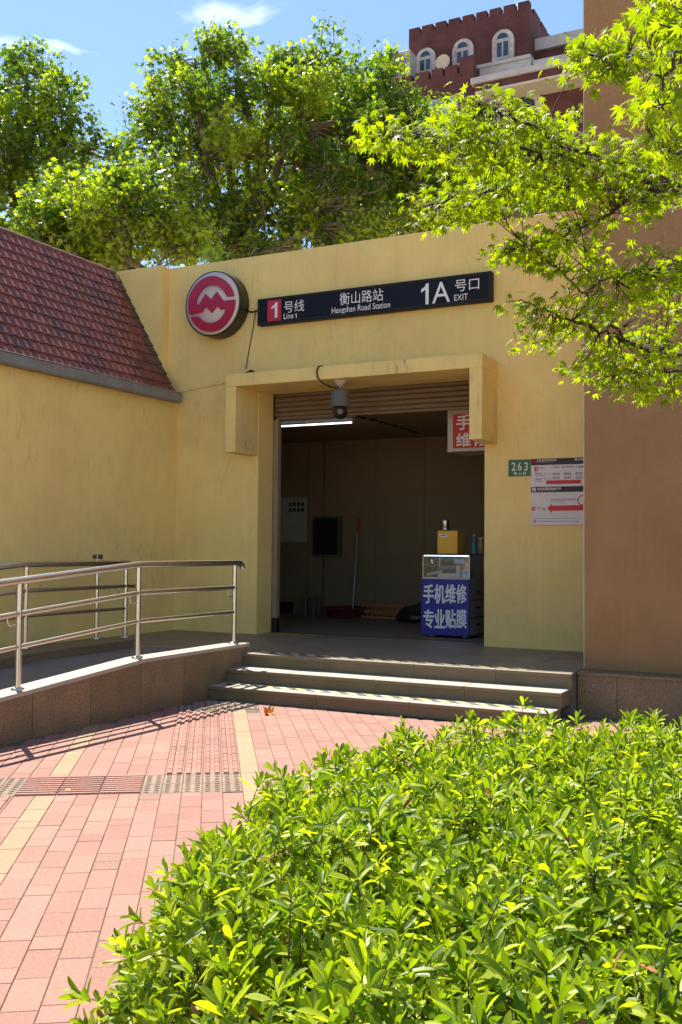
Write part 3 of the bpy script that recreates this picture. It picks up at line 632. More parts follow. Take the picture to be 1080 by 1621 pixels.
# ------------------------------------------------------------------ brown building on the right
bb = empty('brown_building', (-1, 10, 0), 'tall brown rendered wall block standing on a granite plinth', 'building')
MB().box(-2.342, 4, 9.895, 17, PL + .001, 5.45).build('rendered_wall', BROWN, bb)
MB().box(-2.342, 4, 9.905, 17, 5.4505, 5.475).build('shadow_joint', BROWN, bb)
MB().box(-2.342, 4, 9.895, 17, 5.4755, 13).build('rendered_wall', BROWN, bb)
MB().box(-2.352, -2.343, 9.893, 10.2, PL + .001, 13).build('corner_bead', mat('pale_bead', (.50, .42, .35), .8), bb)
MB().box(-2.35, 4, 9.62, 9.894, PL - .03, PL - .001, .004).build('plinth_ledge', GRANITE, bb)
xs = [-2.35, -1.98, -1.2, -.4, .4, 1.2, 2.0, 3.0, 4.0]
for a, b2 in zip(xs, xs[1:]): MB().box(a + .002, b2 - .002, 9.645, 9.70, -.02, PL - .031).build('granite_panel', GRANITE, bb)
MB().box(-2.349, -2.316, 9.702, 9.9, -.02, PL - .031).build('granite_panel', GRANITE, bb)

# ------------------------------------------------------------------ signs
ss = empty('station_sign', (-5.5, YF, 4.58), 'long black station name sign with white lettering above the entrance', 'sign')
YS = YF - .10
a = wy(408, 473, YS); b2 = wy(778, 475, YS); bl = wy(410, 516, YS); tr_ = wy(778, 429, YS)
X0, X1, Z0, Z1 = a.x, b2.x, (b2.z + bl.z) / 2, (a.z + tr_.z) / 2
MB().box(X0, X1, YS, YF - .001, Z0, Z1, .006).build('case', FRAMEK, ss)
for (p, q, r, s) in [(X0 + .004, X1 - .004, Z1 - .038, Z1 - .004), (X0 + .004, X1 - .004, Z0 + .004, Z0 + .038), (X0 + .004, X0 + .038, Z0 + .0385, Z1 - .0385), (X1 - .038, X1 - .004, Z0 + .0385, Z1 - .0385)]:
    MB().box(p, q, YS - .012, YS - .0005, r, s, .004).build('frame', FRAMEK, ss)
MB().box(X0 + .039, X1 - .039, YS - .004, YS - .0005, Z0 + .039, Z1 - .039).build('face', SIGNB, ss)
yt = YS - .005
p, q = wy(423.5, 508, yt), wy(445.5, 473.5, yt)
MB().box(p.x, q.x, yt - .003, yt, wy(434, 508, yt).z, wy(434, 475, yt).z).build('line_badge', RED, ss)
textpx('1', 430, 479, 439.5, 503, yt - .004, WHITE, ss, bold=.012)
textpx('号线', 450, 475.5, 482, 494, yt, WHITE, ss)
textpx('Line', 449.5, 495.5, 465, 504.5, yt, WHITE, ss); textpx('1', 467.5, 496, 470, 503.5, yt, WHITE, ss)
textpx('衡山路站', 538, 460, 607, 479.5, yt, WHITE, ss)
textpx('Hengshan Road Station', 525.5, 481.8, 618, 494.8, yt, WHITE, ss)
textpx('1', 667, 449, 679, 482, yt, WHITE, ss)
textpx('A', 684.5, 446, 713, 479, yt, WHITE, ss)
textpx('号口', 720.5, 441.5, 759, 460, yt, WHITE, ss)
textpx('EXIT', 719.5, 465.5, 741, 475, yt, WHITE, ss)

# round emblem sign
YD = YF - .24
k = lambda x, y: wy(270 + x / 7.714, 410 + y / 7.714, YD)
c0 = k(513, 543); R = ((k(845, 490) - k(181, 585)).length + (k(540, 140) - k(482, 947)).length) / 4
ds = empty('metro_disc', (c0.x, YF, c0.z - R), 'round illuminated metro disc with crimson emblem on the facade', 'sign')
MB().lathe([(R * .9, -.238), (R, -.22), (R, -.02), (R * 1.0, 0), (R * .955, 0)], (c0.x, YD, c0.z), 64, 'Y').build('rim', BLACK, ds)
MB().lathe([(R * .956, -.012), (R * .956, .004), (.0, .006)], (c0.x, YD, c0.z), 64, 'Y').build('face', DISCW, ds)
emb = [(790, 455), (770, 385), (735, 325), (690, 275), (645, 243), (600, 222), (555, 212), (510, 212), (470, 220), (430, 235), (390, 258), (350, 290), (312, 335), (280, 385), (255, 435), (240, 480), (232, 530), (230, 580), (235, 635), (245, 682),
       (395, 655), (440, 580), (515, 662), (580, 578), (630, 625), (685, 608), (672, 665), (640, 715), (612, 745), (580, 766), (545, 780), (510, 787), (470, 783), (440, 774), (390, 745), (350, 705), (262, 715),
       (280, 755), (300, 790), (330, 825), (360, 850), (395, 872), (430, 885), (470, 892), (510, 892), (555, 886), (600, 870), (645, 842), (690, 800), (728, 750), (760, 690), (782, 635), (795, 580), (800, 540), (800, 500),
       (660, 515), (580, 405), (508, 500), (440, 430), (365, 560), (325, 562), (330, 500), (342, 462), (360, 430), (382, 395), (410, 365), (440, 344), (470, 330), (500, 323), (530, 322), (565, 327), (600, 340), (630, 360), (660, 390), (678, 412), (692, 438), (705, 462)]
poly = [(k(x, y).x, k(x, y).z) for x, y in emb]
MB().prism(poly, YD - .032, YD - .004).build('emblem', CRIM, ds)
# cable from the disc to the sign and down to the flood lamp
cb = [wy(388, 470, YF - .02), wy(391, 488, YF - .03), wy(394, 493, YF - .04), wy(400, 494, YF - .04), wy(409, 491, YF - .03)]
MB().tube(cb, .012, 8).build('cable', BLACK, label='short black cable looping from the disc to the name sign', cat='cable')
dc = [wy(404.5, 494, YF - .012), wy(400, 525, YF - .01), wy(394, 555, YF - .01), wy(389.5, 584, YF - .014)]
MB().tube(dc, .007, 6).build('cable', mat('grey_cable', (.10, .095, .085), .7), label='thin grey cable hanging down the facade to the small flood lamp', cat='cable')
fl = wy(394, 585, 11.35)
fo = empty('flood_lamp', (fl.x, fl.y, 3.838), 'small black flood lamp lying on top of the door surround', 'lamp')
b = MB(); b.box(fl.x - .1, fl.x + .06, fl.y - .05, fl.y + .05, 3.845, 3.868, .004)
for i in range(len(b.v)):
    v = b.v[i]; b.v[i] = (v[0], v[1], v[2] + (v[0] - fl.x + .1) * .45)
b.build('housing', BLACK, fo)
MB().box(fl.x - .1, fl.x - .02, fl.y - .04, fl.y + .04, 3.8385, 3.848).build('bracket', BLACK, fo)
MB().tube([(fl.x + .03, fl.y - .03, 3.84), (fl.x + .05, fl.y - .03, 3.9)], .006, 6).build('strut', DSTEEL, fo)
wp = [wy(289, 620, YF - .012), wy(320, 613, YF - .012), wy(357, 606, YF - .012)]
MB().tube(wp, .011, 8).build('conduit', STUCCO2, label='slim cream conduit from the gutter end to the door surround', cat='conduit')

# house number plate
yp = YF - .006; a = wy(805, 729, yp); b2 = wy(839, 753.5, yp)
pz0, pz1 = wy(822, 754, yp).z, wy(822, 727.5, yp).z
pl = empty('number_plate', (a.x, YF, pz0), 'green house number plate reading 263 beside the notice board', 'sign')
MB().box(a.x, b2.x + .01, yp, YF - .0005, pz0, pz1, .002).build('plate', GREEN, pl)
CRM = mat('cream_print', (.72, .68, .45), .6)
for ch, u0, u1 in (('2', 810.5, 816.5), ('6', 820, 826), ('3', 830, 836)): textpx(ch, u0, 732, u1, 745, yp, CRM, pl, bold=.02, h=.0015)
textpx('衡 山 路', 813.5, 746.8, 833.5, 751.8, yp, CRM, pl, bold=.01, h=.0015)

# notice board
yb_ = YF - .022; a = wy(841, 727, yb_); zt, zb = wy(883, 725.2, yb_).z, wy(883, 831, yb_).z; XE = -2.46
nb = empty('notice_board', (a.x, YF, zb), 'white notice board with train times and a red guide arrow', 'board')
MB().box(a.x, XE, yb_, YF - .0005, zb, zt, .002).build('panel', PANELW, nb)
kb = lambda x, y, yy=yb_: wy(800 + x / 7.714, 700 + y / 7.714, yy)
def rect(name, x0, y0, x1, y1, m, e=.002, clip=True):
    p = kb(x0, y0); q = kb(x1, y1); xm = (x0 + x1) / 2; MB().box(p.x, q.x, yb_ - e, yb_ - .0002, kb(xm, y1).z, kb(xm, y0).z).build(name, m, nb)
def ln(body, x0, y0, x1, y1, m, bold=0):
    p = kb(x0, (y0 + y1) / 2); q = kb(x1, (y0 + y1) / 2); xm = (x0 + x1) / 2; text(body, p.x, q.x, kb(xm, y1).z, kb(xm, y0).z, yb_, m, nb, bold=bold, h=.003)
def one(x0, y0, x1, y1): digit_one(kb(x0, y0).x, kb(x1, y0).x, kb(x0, y1).z, kb(x0, y0).z, yb_, PANELW, nb)
DARKB = mat('board_dark', (.035, .02, .018), .6)
zz1, zz0 = kb(640, 190).z, kb(640, 258).z
MB().box(a.x + .001, XE - .001, yb_ - .002, yb_ - .0002, zt - .075, zt - .001).build('header_band', DARKB, nb)
zm1 = kb(640, 541).z; zm0 = kb(640, 609).z
MB().box(a.x + .001, XE - .001, yb_ - .002, yb_ - .0002, zm0, zm1).build('header_band', DARKB, nb)
cc = kb(350, 232); MB().lathe([(.021, .0005), (.021, .003), (.015, .003), (.015, .0005)], (cc.x, yb_, cc.z), 20, 'Y', ring=True).build('small_emblem', RED2, nb)
ln('本站首末班车时间', 385, 207, 622, 235, WHITE, .01); ln('衡山路站', 848, 195, 1010, 222, WHITE, .01)
rect('line_badge', 357, 298, 402, 354, RED2); one(372, 308, 390, 346)
ln('号线', 415, 300, 480, 330, GREYINK); ln('去莘庄', 583, 290, 655, 312, INK); ln('去上海火车站', 690, 288, 835, 311, INK); ln('去富锦路', 860, 286, 990, 309, INK)
ln('首班车', 366, 373, 447, 396, INK); ln('末班车', 366, 443, 447, 466, INK)
ln('[—]', 475, 372, 552, 402, GREYINK); ln('[—]', 475, 430, 552, 460, GREYINK)
for tx, x0, y0 in (('05:44', 580, 372), ('05:04', 718, 370), ('05:27', 862, 366), ('23:14', 580, 422), ('22:52', 718, 419), ('22:52', 862, 416)): ln(tx, x0, y0, x0 + 84, y0 + 28, INK, .01)
rect('cover_strip', 500, 463, 925, 508, RED2)
rect('pictogram', 332, 556, 342, 602, WHITE, .003); rect('pictogram', 348, 556, 358, 602, WHITE, .003); rect('pictogram', 364, 556, 374, 602, WHITE, .003)
ln('本站无障碍电梯引导', 390, 553, 680, 585, WHITE, .01)
ln('请由前往本站内无障碍电梯', 558, 688, 860, 712, GREYINK)
rect('line_badge', 327, 788, 368, 836, RED2); one(341, 796, 356, 830); ln('号线', 384, 790, 440, 820, GREYINK)
pa = [(515, 806), (568, 752), (570, 776), (1040, 764), (1040, 832), (570, 840), (570, 864)]
MB().prism([(min(kb(x, y).x, XE - .01), kb(x, y).z) for x, y in pa], yb_ - .003, yb_ - .0003).build('arrow', RED2, nb)
pa = [(465, 822), (470, 800), (478, 796), (480, 810), (492, 826), (486, 830), (476, 816), (470, 828)]
MB().prism([(kb(x, y).x, kb(x, y).z) for x, y in pa], yb_ - .003, yb_ - .0003).build('pictogram', INK, nb)
cc = kb(945, 708); ro = .058
MB().lathe([(ro, .0005), (ro, .003), (ro * .84, .003), (ro * .84, .0005)], (cc.x, yb_, cc.z), 28, 'Y', ring=True).build('ring', RED2, nb)
rect('green_rule', 340, 928, 890, 932, mat('rule_green', (.12, .3, .08), .6))
cc = kb(361, 967); MB().lathe([(.018, .0005), (.018, .0025), (.011, .0025), (.011, .0005)], (cc.x, yb_, cc.z), 16, 'Y', ring=True).build('small_emblem', RED2, nb)
for x0, x1 in ((390, 628), (645, 752), (772, 892)): rect('small_print', x0, 962, x1, 970, GREYINK, .0015)
rect('small_print', 386, 244, 595, 250, GREYINK, .0026); rect('small_print', 386, 590, 632, 596, GREYINK, .0026); rect('small_print', 556, 724, 730, 729, GREYINK, .0015); rect('small_print', 360, 408, 462, 413, GREYINK, .0015); rect('small_print', 360, 480, 462, 485, GREYINK, .0015)

# cctv
yc_ = 11.20; sf = 3.675; p0 = wy(539, 598, yc_)
cx, cy = p0.x, yc_
cc_ = empty('dome_camera', (cx, cy, sf), 'grey cctv camera with black ball hanging from the door surround', 'camera')
MB().lathe([(.09, -.0005), (.085, -.012), (.03, -.075), (.022, -.08)], (cx, cy, sf), 20).build('ceiling_cone', mat('cream_metal', (.5, .42, .33), .6), cc_)
zb0 = wy(539, 618, yc_).z; zb1 = wy(539, 643, yc_).z; rC = (wy(552.5, 630, yc_) - wy(524, 630, yc_)).length / 2 * .93
MB().tube([(cx, cy, sf - .078), (cx, cy, zb0 + .02)], .018, 10).build('stem', DSTEEL, cc_)
MB().lathe([(.03, .03), (.045, .028), (.05, .004), (rC * .9, .002), (rC, -.012), (rC, zb1 - zb0 + .004), (rC * 1.04, zb1 - zb0), (rC * .95, zb1 - zb0 - .008), (.02, zb1 - zb0 - .01)], (cx, cy, zb0), 28).build('body', GREY, cc_)
bz = zb1 - rC * .58; rb = rC * .80
MB().lathe([(rb * math.sin(t), rb * math.cos(t)) for t in [.35 + i * (math.pi - .36) / 10 for i in range(11)]], (cx, cy, bz), 24).build('ball', BLACK, cc_)
ld = (CAM - Vector((cx, cy, bz))).normalized()
lp = Vector((cx, cy, bz)) + ld * rb * .93
MB().tube([lp - ld * .02, lp + ld * .008], .032, 16).build('lens', mat('lens_glass', (.03, .012, .012), .08, spec=.8), cc_)
cpts = [(cx - .16, YC + .03, 3.845), (cx - .20, YC - .012, 3.842), (cx - .225, YC - .02, 3.78), (cx - .21, YC - .02, 3.70), (cx - .17, YC + .03, 3.64), (cx - .10, YC + .10, 3.595), (cx - .03, cy - .03, 3.58), (cx - .006, cy - .02, 3.62)]
MB().tube(cpts, .011, 8).build('feed_cable', BLACK, cc_)

# tube lamp inside
ty = 13.2; ta, tb_ = wy(443, 675, ty), wy(557, 668.5, ty)
tl = empty('tube_lamp', (ta.x, ty, IC), 'lit fluorescent tube under the strip ceiling inside the entrance', 'lamp')
MB().box(ta.x + .02, tb_.x - .02, ty - .012, ty + .012, ta.z + .012, IC - .001).build('batten', CREAMP, tl)
MB().tube([(ta.x, ty, ta.z), (tb_.x, ty, ta.z)], .010, 10).build('tube', mat('lit_tube', (.9, .9, .9), .5, emit=(.85, .93, 1, 1.4)), tl)
# dark clips under ceiling
pts = [wz(560, 656, IC), wz(590, 662, IC), wz(625, 672, IC), wz(668, 686, IC)]
cl = empty('ceiling_cable', (pts[0].x, pts[0].y, IC), 'sagging dark cable with tape lumps under the strip ceiling', 'cable')
path = []
for i in range(25):
    t_ = i / 24 * 3; j = min(int(t_), 2); P = pts[j].lerp(pts[j + 1], t_ - j); path.append((P.x, P.y, IC - .008 - .012 * abs(math.sin(i * 1.3))))
MB().tube(path, .006, 6).build('wire', BLACK, cl)
for i in (2, 3, 4, 8, 9, 11, 13, 16, 18, 19, 20, 21, 22):
    x, y, z = path[i]; MB().box(x - .03, x + .03, y - .015, y + .015, z - .02, z + .006, .005).build('tape_lump', BLACK, cl)

# red repair sign hanging inside the door
yr = 12.35; a = wy(709, 648, yr); q = wy(717.5, 652, yr); bz = wy(717, 715, yr).z; tz = wy(717, 649, yr).z
rsn = empty('repair_sign', (a.x, yr, bz), 'red hanging light box sign with white characters behind the door surround', 'sign')
XE2 = a.x + .78
MB().box(a.x + .002, XE2, yr + .004, yr + .55, bz, tz, .004).build('box', CREAMP, rsn)
MB().box(a.x, q.x - .002, yr, yr + .02, bz - .003, tz + .003).build('edge_trim', CREAMP, rsn)
rz0, rz1 = wy(740, 709, yr).z, wy(740, 655, yr).z
MB().box(q.x, XE2 - .02, yr - .002, yr + .003, rz0, rz1).build('face', RED2, rsn)
kr = lambda x, y: (640 + x / 4.157, 640 + y / 4.157)
hx = wy(723, 680, yr).x; cwid = (wy(746, 680, yr).x - hx)
zA, zB, zC, zD = wy(733, 657, yr).z, wy(733, 680, yr).z, wy(733, 685.5, yr).z, wy(733, 707, yr).z
text('手', hx, hx + cwid, zB, zA, yr - .002, WHITE, rsn, bold=.025); text('机', hx + cwid * 1.15, hx + cwid * 2.15, zB, zA, yr - .002, WHITE, rsn, bold=.025)
text('维', hx, hx + cwid, zD, zC, yr - .002, WHITE, rsn, bold=.025); text('修', hx + cwid * 1.15, hx + cwid * 2.15, zD, zC, yr - .002, WHITE, rsn, bold=.025)
MB().tube([(a.x + .15, yr + .25, tz - .002), (a.x + .15, yr + .25, IC + .001)], .008, 6).tube([(XE2 - .1, yr + .25, tz - .002), (XE2 - .1, yr + .25, IC + .001)], .008, 6).build('hanger', DSTEEL, rsn)

# repair cart
yk = 12.42; L_ = wy(669, 900, yk).x; R_ = wy(744, 900, yk).x; zt = wy(706, 877, yk).z; zg = wy(706, 914, yk).z; zb = wy(706, 1005, yk).z
D_ = .62
ct = empty('repair_cart', ((L_ + R_) / 2, yk + .3, PL), 'phone repair cart with glass display case and blue banner', 'cart')
MB().box(L_, R_, yk, yk + D_, zb, zg, .004).build('cabinet', CREAMP, ct)
for zz in (zb + .22, zb + .45): MB().box(R_ + .0005, R_ + .004, yk + .03, yk + D_ - .03, zz, zz + .008).build('drawer_gap', BLACK, ct)
for zz in (zb + .12, zb + .34, zb + .55): MB().box(R_ + .0005, R_ + .02, yk + .25, yk + .36, zz, zz + .025, .003).build('drawer_handle', BLACK, ct)
bn = MB().box(wy(667, 960, yk - .02).x, wy(743.5, 960, yk - .02).x, yk - .022, yk - .001, wy(706, 1006, yk - .02).z, wy(706, 917, yk - .02).z, .003).build('banner', BLUE, ct)
yy = yk - .023
for row, (v0, v1) in zip(('手机维修', '专业贴膜'), ((925.5, 955), (965, 994))):
    for i, ch in enumerate(row): textpx(ch, 671 + i * 17.3, v0, 687 + i * 17.3, v1, yy, WHITE, bn, bold=.025)
FR = DSTEEL
for (x, y) in ((L_ + .008, yk + .008), (R_ - .008, yk + .008), (L_ + .008, yk + D_ - .008), (R_ - .008, yk + D_ - .008)): MB().box(x - .008, x + .008, y - .008, y + .008, zg + .0005, zt - .016).build('case_post', FR, ct)
MB().box(L_ - .01, R_ + .01, yk - .01, yk + D_ + .01, zt - .0155, zt, .003).build('case_top', mat('dark_top', (.05, .05, .05), .2), ct)
gl = bpy.data.materials.new('clear_glass'); gl.use_nodes = True; MATS['clear_glass'] = gl
t = gl.node_tree; o_ = t.nodes['Material Output']; tp = t.nodes.new('ShaderNodeBsdfTransparent'); gs = t.nodes.new('ShaderNodeBsdfGlossy'); gs.inputs['Roughness'].default_value = .05; ms = t.nodes.new('ShaderNodeMixShader'); ms.inputs[0].default_value = .10
tp.inputs[0].default_value = (.9, .95, .96, 1); t.links.new(tp.outputs[0], ms.inputs[1]); t.links.new(gs.outputs[0], ms.inputs[2]); t.links.new(ms.outputs[0], o_.inputs[0])
MB().box(L_ + .017, R_ - .017, yk + .004, yk + .009, zg + .001, zt - .0165).build('glass_front', gl, ct)
MB().box(R_ - .009, R_ - .004, yk + .017, yk + D_ - .017, zg + .001, zt - .0165).build('glass_side', gl, ct)
MB().box(L_ + .02, R_ - .02, yk + .012, yk + .03, zt - .03, zt - .017).build('case_light', mat('case_light', (.8, .9, .95), .5, emit=(.8, .93, 1, 1.1)), ct)
for (x, y) in ((L_ + .12, yk + .06), (R_ - .08, yk + .06), (L_ + .12, yk + D_ - .07), (R_ - .08, yk + D_ - .07)):
    k_ = MB(); k_.lathe([(.012, -.03), (.034, -.028), (.036, 0), (.034, .028), (.012, .03)], (x, y, PL + .036), 14, 'Y'); k_.box(x - .02, x + .02, y - .034, y + .034, PL + .06, zb - .0005); k_.build('castor', mat('brass', (.45, .32, .10), .4, metal=.6), ct)
# boxes in the case
def slabbox(x0, x1, y0, y1, z0, z1, tilt, m, label, grp='phone boxes in the glass case'):
    b = MB().box(0, x1 - x0, 0, y1 - y0, 0, z1 - z0, .003); o = b.build('phone_box', m, None, label=label, cat='box', group=grp); o.location = (x0, y0, z0); o.rotation_euler = (0, -tilt, 0); return o
PAP = mat('carton_white', (.55, .52, .46), .6, var=.1, rnd=.1); GRN = mat('carton_green', (.10, .35, .2), .6); BLU = mat('carton_blue', (.18, .30, .55), .6); GRY = mat('carton_grey', (.13, .12, .14), .6)
y1 = yk + .08
slabbox(L_ + .03, L_ + .25, y1, y1 + .14, zg + .01, zg + .045, .20, PAP, 'slim white carton leaning over the floor of the glass case')
slabbox(L_ + .10, L_ + .22, y1 + .16, y1 + .3, zg + .003, zg + .03, .0, GRN, 'green carton lying inside the glass case')
slabbox(L_ + .19, R_ - .12, y1 + .01, y1 + .13, zg + .08, zg + .13, .16, GRY, 'dark tilted carton on top of the white ones')
slabbox(L_ + .18, L_ + .43, y1 + .01, y1 + .13, zg + .003, zg + .05, 0, PAP, 'low white carton flat in the middle of the glass case')
slabbox(L_ + .44, L_ + .50, y1, y1 + .13, zg + .003, zg + .16, 0, PAP, 'upright white carton standing in the glass case')
slabbox(L_ + .42, R_ - .10, y1 - .03, y1 - .004, zg + .175, zg + .23, .05, BLU, 'pale blue leaflet at the top of the cartons')
slabbox(R_ - .14, R_ - .03, y1, y1 + .13, zg + .003, zg + .10, 0, BLU, 'squat blue carton beside the upright white carton in the glass case')
# things on the cart
yx = yk + .06; xa, xb = wy(692.5, 860, yx).x, wy(721, 860, yx).x; zy = zt + (wy(707, 838, yx).z - wy(707, 875, yx).z)
yo = empty('yellow_box', ((xa + xb) / 2, yx, zt), 'bright yellow box standing on the repair cart', 'box')
MB().box(xa, xb + .03, yx, yx + .30, zt + .001, zy, .005).build('body', YBOX, yo)
MB().box(xa + .03, xa + .14, yx - .002, yx - .0003, zy - .085, zy - .05).build('paper_label', WHITE, yo)
MB().box(xa + .04, xa + .125, yx - .003, yx - .0021, zy - .072, zy - .062).build('label_print', INK, yo)
ux = (wy(699, 830, yx + .1).x + wy(712, 830, yx + .1).x) / 2
fk = empty('steel_flask', (ux, yx + .1, zy), 'small steel flask standing on the yellow box', 'flask')
MB().lathe([(.055, .001), (.06, .01), (.06, .05), (.045, .06)], (ux, yx + .1, zy), 20).build('base', DSTEEL, fk)
MB().lathe([(.05, .0605), (.05, .072), (.054, .08), (.054, .135), (.05, .142)], (ux, yx + .1, zy), 20).build('cup_lid', STEEL, fk)
bx = R_ - .04
tq = empty('teal_bottle', (bx, yk + .28, zt), 'teal pointed bottle standing beside the yellow box', 'bottle'); MB().lathe([(.032, .001), (.032, .12), (.02, .16), (.008, .24)], (bx, yk + .28, zt), 14).build('body', mat('teal_plastic', (.01, .22, .22), .4), tq); MB().lathe([(.009, .24), (.009, .258), (.004, .26)], (bx, yk + .28, zt), 10).build('cap', WHITE, tq)
sbt = empty('spray_bottle', (bx + .02, yk + .48, zt), 'straw coloured pump bottle at the back of the cart', 'bottle'); MB().lathe([(.04, .001), (.04, .14), (.018, .17), (.018, .20)], (bx + .02, yk + .48, zt), 14).build('body', mat('straw_plastic', (.40, .30, .12), .4), sbt); MB().box(bx + .0, bx + .05, yk + .47, yk + .49, zt + .2, zt + .225).build('pump', CREAMP, sbt)
# goods rack behind the cart
gr = empty('goods_rack', (R_ + .25, 13.4, PL), 'dark rack hung with small coloured packets behind the cart', 'rack')
MB().box(R_ - .05, R_ + .9, 13.40, 13.44, PL, 2.55).build('rack_panel', GRY, gr)
MB().box(R_ - .05, R_ + .9, 13.15, 13.399, 1.2, 1.5).build('rack_shelf', GRY, gr)
pk = [mat('packet_%d' % i, c_, .4) for i, c_ in enumerate([(.10, .03, .22), (.02, .2, .25), (.5, .08, .2), (.45, .3, .05), (.5, .5, .45), (.05, .12, .4), (.2, .3, .06)])]
for i in range(9):
    for j in range(7): 
        xx = R_ - .03 + i * .1; zz = 1.55 + j * .14; MB().box(xx, xx + .085, 13.385, 13.3995, zz, zz + random.uniform(.09, .12), .003).build('packet', random.choice(pk), gr)
# cleaning things and boards at the back
yw = IY - .012
def board(name, label, u0, v0, u1, v1, frame, face, cat):
    p, q = wy(u0, v1, yw), wy(u1, v0, yw); o = empty(name, (p.x, IY, p.z), label, cat); MB().box(p.x, q.x, yw, IY - .001, p.z, q.z, .003).build('frame', frame, o); MB().box(p.x + .04, q.x - .04, yw - .003, yw - .0005, p.z + .04, q.z - .04).build('face', face, o); return o, p, q
o, p, q = board('wall_notice', 'pale framed notice with dark printed marks on the inside back wall', 440, 787, 487, 858, mat('alu', (.32, .3, .26), .5), mat('notice_face', (.36, .36, .27), .6), 'board')
for i in range(4):
    for j in range(2): MB().box(p.x + .22 + i * .085, p.x + .28 + i * .085, yw - .005, yw - .0031, q.z - .16 - j * .1, q.z - .09 - j * .1).build('printed_mark', INK, o)
yw = IY - .112
board('wall_screen', 'black framed screen on the pier inside the entrance', 493, 817, 538, 881, mat('screen_frame', (.09, .08, .07), .5), BLACK, 'screen')
yw = IY - .012
ym = IY - .45; b0, b1 = wz(557, 967, PL + .03), wy(567, 820, IY - .06)
mo = empty('mop', (b0.x, b0.y, PL), 'mop with red grip leaning against the back wall', 'mop')
b0 = Vector((wy(558, 960, ym + .1).x, ym + .1, PL + .06)); b1 = Vector((b1.x, IY - .03, b1.z))
MB().tube([b0, b0.lerp(b1, .84)], .012, 8).build('handle', DSTEEL, mo); MB().tube([b0.lerp(b1, .84), b1], .02, 8).build('grip', RED2, mo)
hd = MB()
for i in range(26):
    t_ = i / 26 * 2 * math.pi; rr_ = random.uniform(.12, .22); hd.tube([b0, b0 + Vector((math.cos(t_) * rr_ * .5, math.sin(t_) * rr_ * .4, .0)), b0 + Vector((math.cos(t_) * rr_, math.sin(t_) * rr_ * .7, -.048))], .012, 5)
hd.build('mop_head', mat('mop_red', (.22, .012, .012), .9), mo)
bz_ = wz(590, 972, PL)
crt = empty('plastic_crate', (-7.2, IY - .4, PL), 'orange brown slatted plastic crate on the floor by the back wall', 'crate')
OR = mat('crate_orange', (.34, .13, .045), .6); xa = wy(572, 960, IY - .5).x; xb = wy(640, 960, IY - .5).x
for zz in (PL + .002, PL + .1, PL + .2):
    MB().box(xa, xb, IY - .5, IY - .48, zz, zz + .04).build('rim', OR, crt)
nx = 9
for i in range(nx): x = xa + (xb - xa - .02) * i / (nx - 1); MB().box(x, x + .02, IY - .479, IY - .465, PL + .002, PL + .24).build('slat', OR, crt)
MB().box(xa, xb, IY - .46, IY - .1, PL + .002, PL + .03).build('base', OR, crt); MB().box(xa, xb, IY - .10, IY - .08, PL + .002, PL + .24).build('back', OR, crt)
xa, xb = wy(520, 960, IY - .55).x, wy(570, 960, IY - .55).x
bs = empty('red_basin', ((xa + xb) / 2, IY - .45, PL), 'shallow red plastic basin on the floor beside the mop', 'basin'); MB().lathe([(.28, .002), (.36, .17), (.385, .175), (.385, .155), (.34, .14), (.27, .03), (.0, .03)], ((xa + xb) / 2, IY - .5, PL), 24).build('bowl', mat('basin_red', (.13, .014, .01), .6), bs)
xa, xb = wy(643, 960, IY - .6).x, wy(690, 960, IY - .6).x
rub = MB().lathe([(.02, .002), (.36, .002), (.42, .06), (.38, .13), (.28, .2), (.14, .25), (.07, .27), (.09, .30)], ((xa + xb) / 2, IY - .62, PL), 18)
rub.v = [(x + .03 * math.sin(z * 23 + y * 9), y + .03 * math.cos(z * 17 + x * 11), z) for x, y, z in rub.v]
bg_ = empty('refuse_bag', ((xa + xb) / 2, IY - .6, PL), 'slumped black refuse bag behind the cart', 'bag'); rub.build('sack', mat('bag_black', (.02, .025, .018), .35), bg_)
xa = wy(484, 960, IY - .5).x; xb = wy(497, 960, IY - .5).x
sto = empty('stool', (xa, IY - .5, PL), 'small low stool by the back wall', 'stool'); zs_ = wy(490, 943, IY - .5).z
MB().box(xa - .02, xb + .04, IY - .56, IY - .3, zs_ - .03, zs_, .004).build('seat', mat('stool_wood', (.16, .13, .09), .7), sto)
for x in (xa, xb): 
    for y in (IY - .54, IY - .34): MB().box(x, x + .03, y, y + .03, PL, zs_ - .031).build('leg', MATS['stool_wood'], sto)

# dry leaf on the paving, small scrap by the band
lv = wz(425, 1131, 0); b = MB()
for i in range(4):
    a = i * 1.4; b.add([(lv.x, lv.y, .012), (lv.x + .05 * math.cos(a), lv.y + .05 * math.sin(a), .02), (lv.x + .06 * math.cos(a + .5), lv.y + .06 * math.sin(a + .5), .085), (lv.x + .03 * math.cos(a + 1), lv.y + .03 * math.sin(a + 1), .05)], [(0, 1, 2, 3)])
b.add([(lv.x - .04, lv.y - .03, .002), (lv.x + .05, lv.y - .03, .004), (lv.x + .05, lv.y + .04, .012), (lv.x - .04, lv.y + .04, .02)], [(0, 1, 2, 3)])
b.build('dry_leaf', DEADL, label='curled orange dry leaf lying on the paving before the steps', cat='leaf')
lv = wz(107, 1251, .008); b = MB(); b.add([(lv.x - .022, lv.y, .0085), (lv.x, lv.y - .018, .012), (lv.x + .026, lv.y, .0085), (lv.x, lv.y + .02, .018)], [(0, 1, 2, 3)]); b.build('dry_leaf', mat('scrap_tan', (.5, .35, .15), .8), label='tiny tan leaf scrap on the ribbed paving band', cat='leaf')

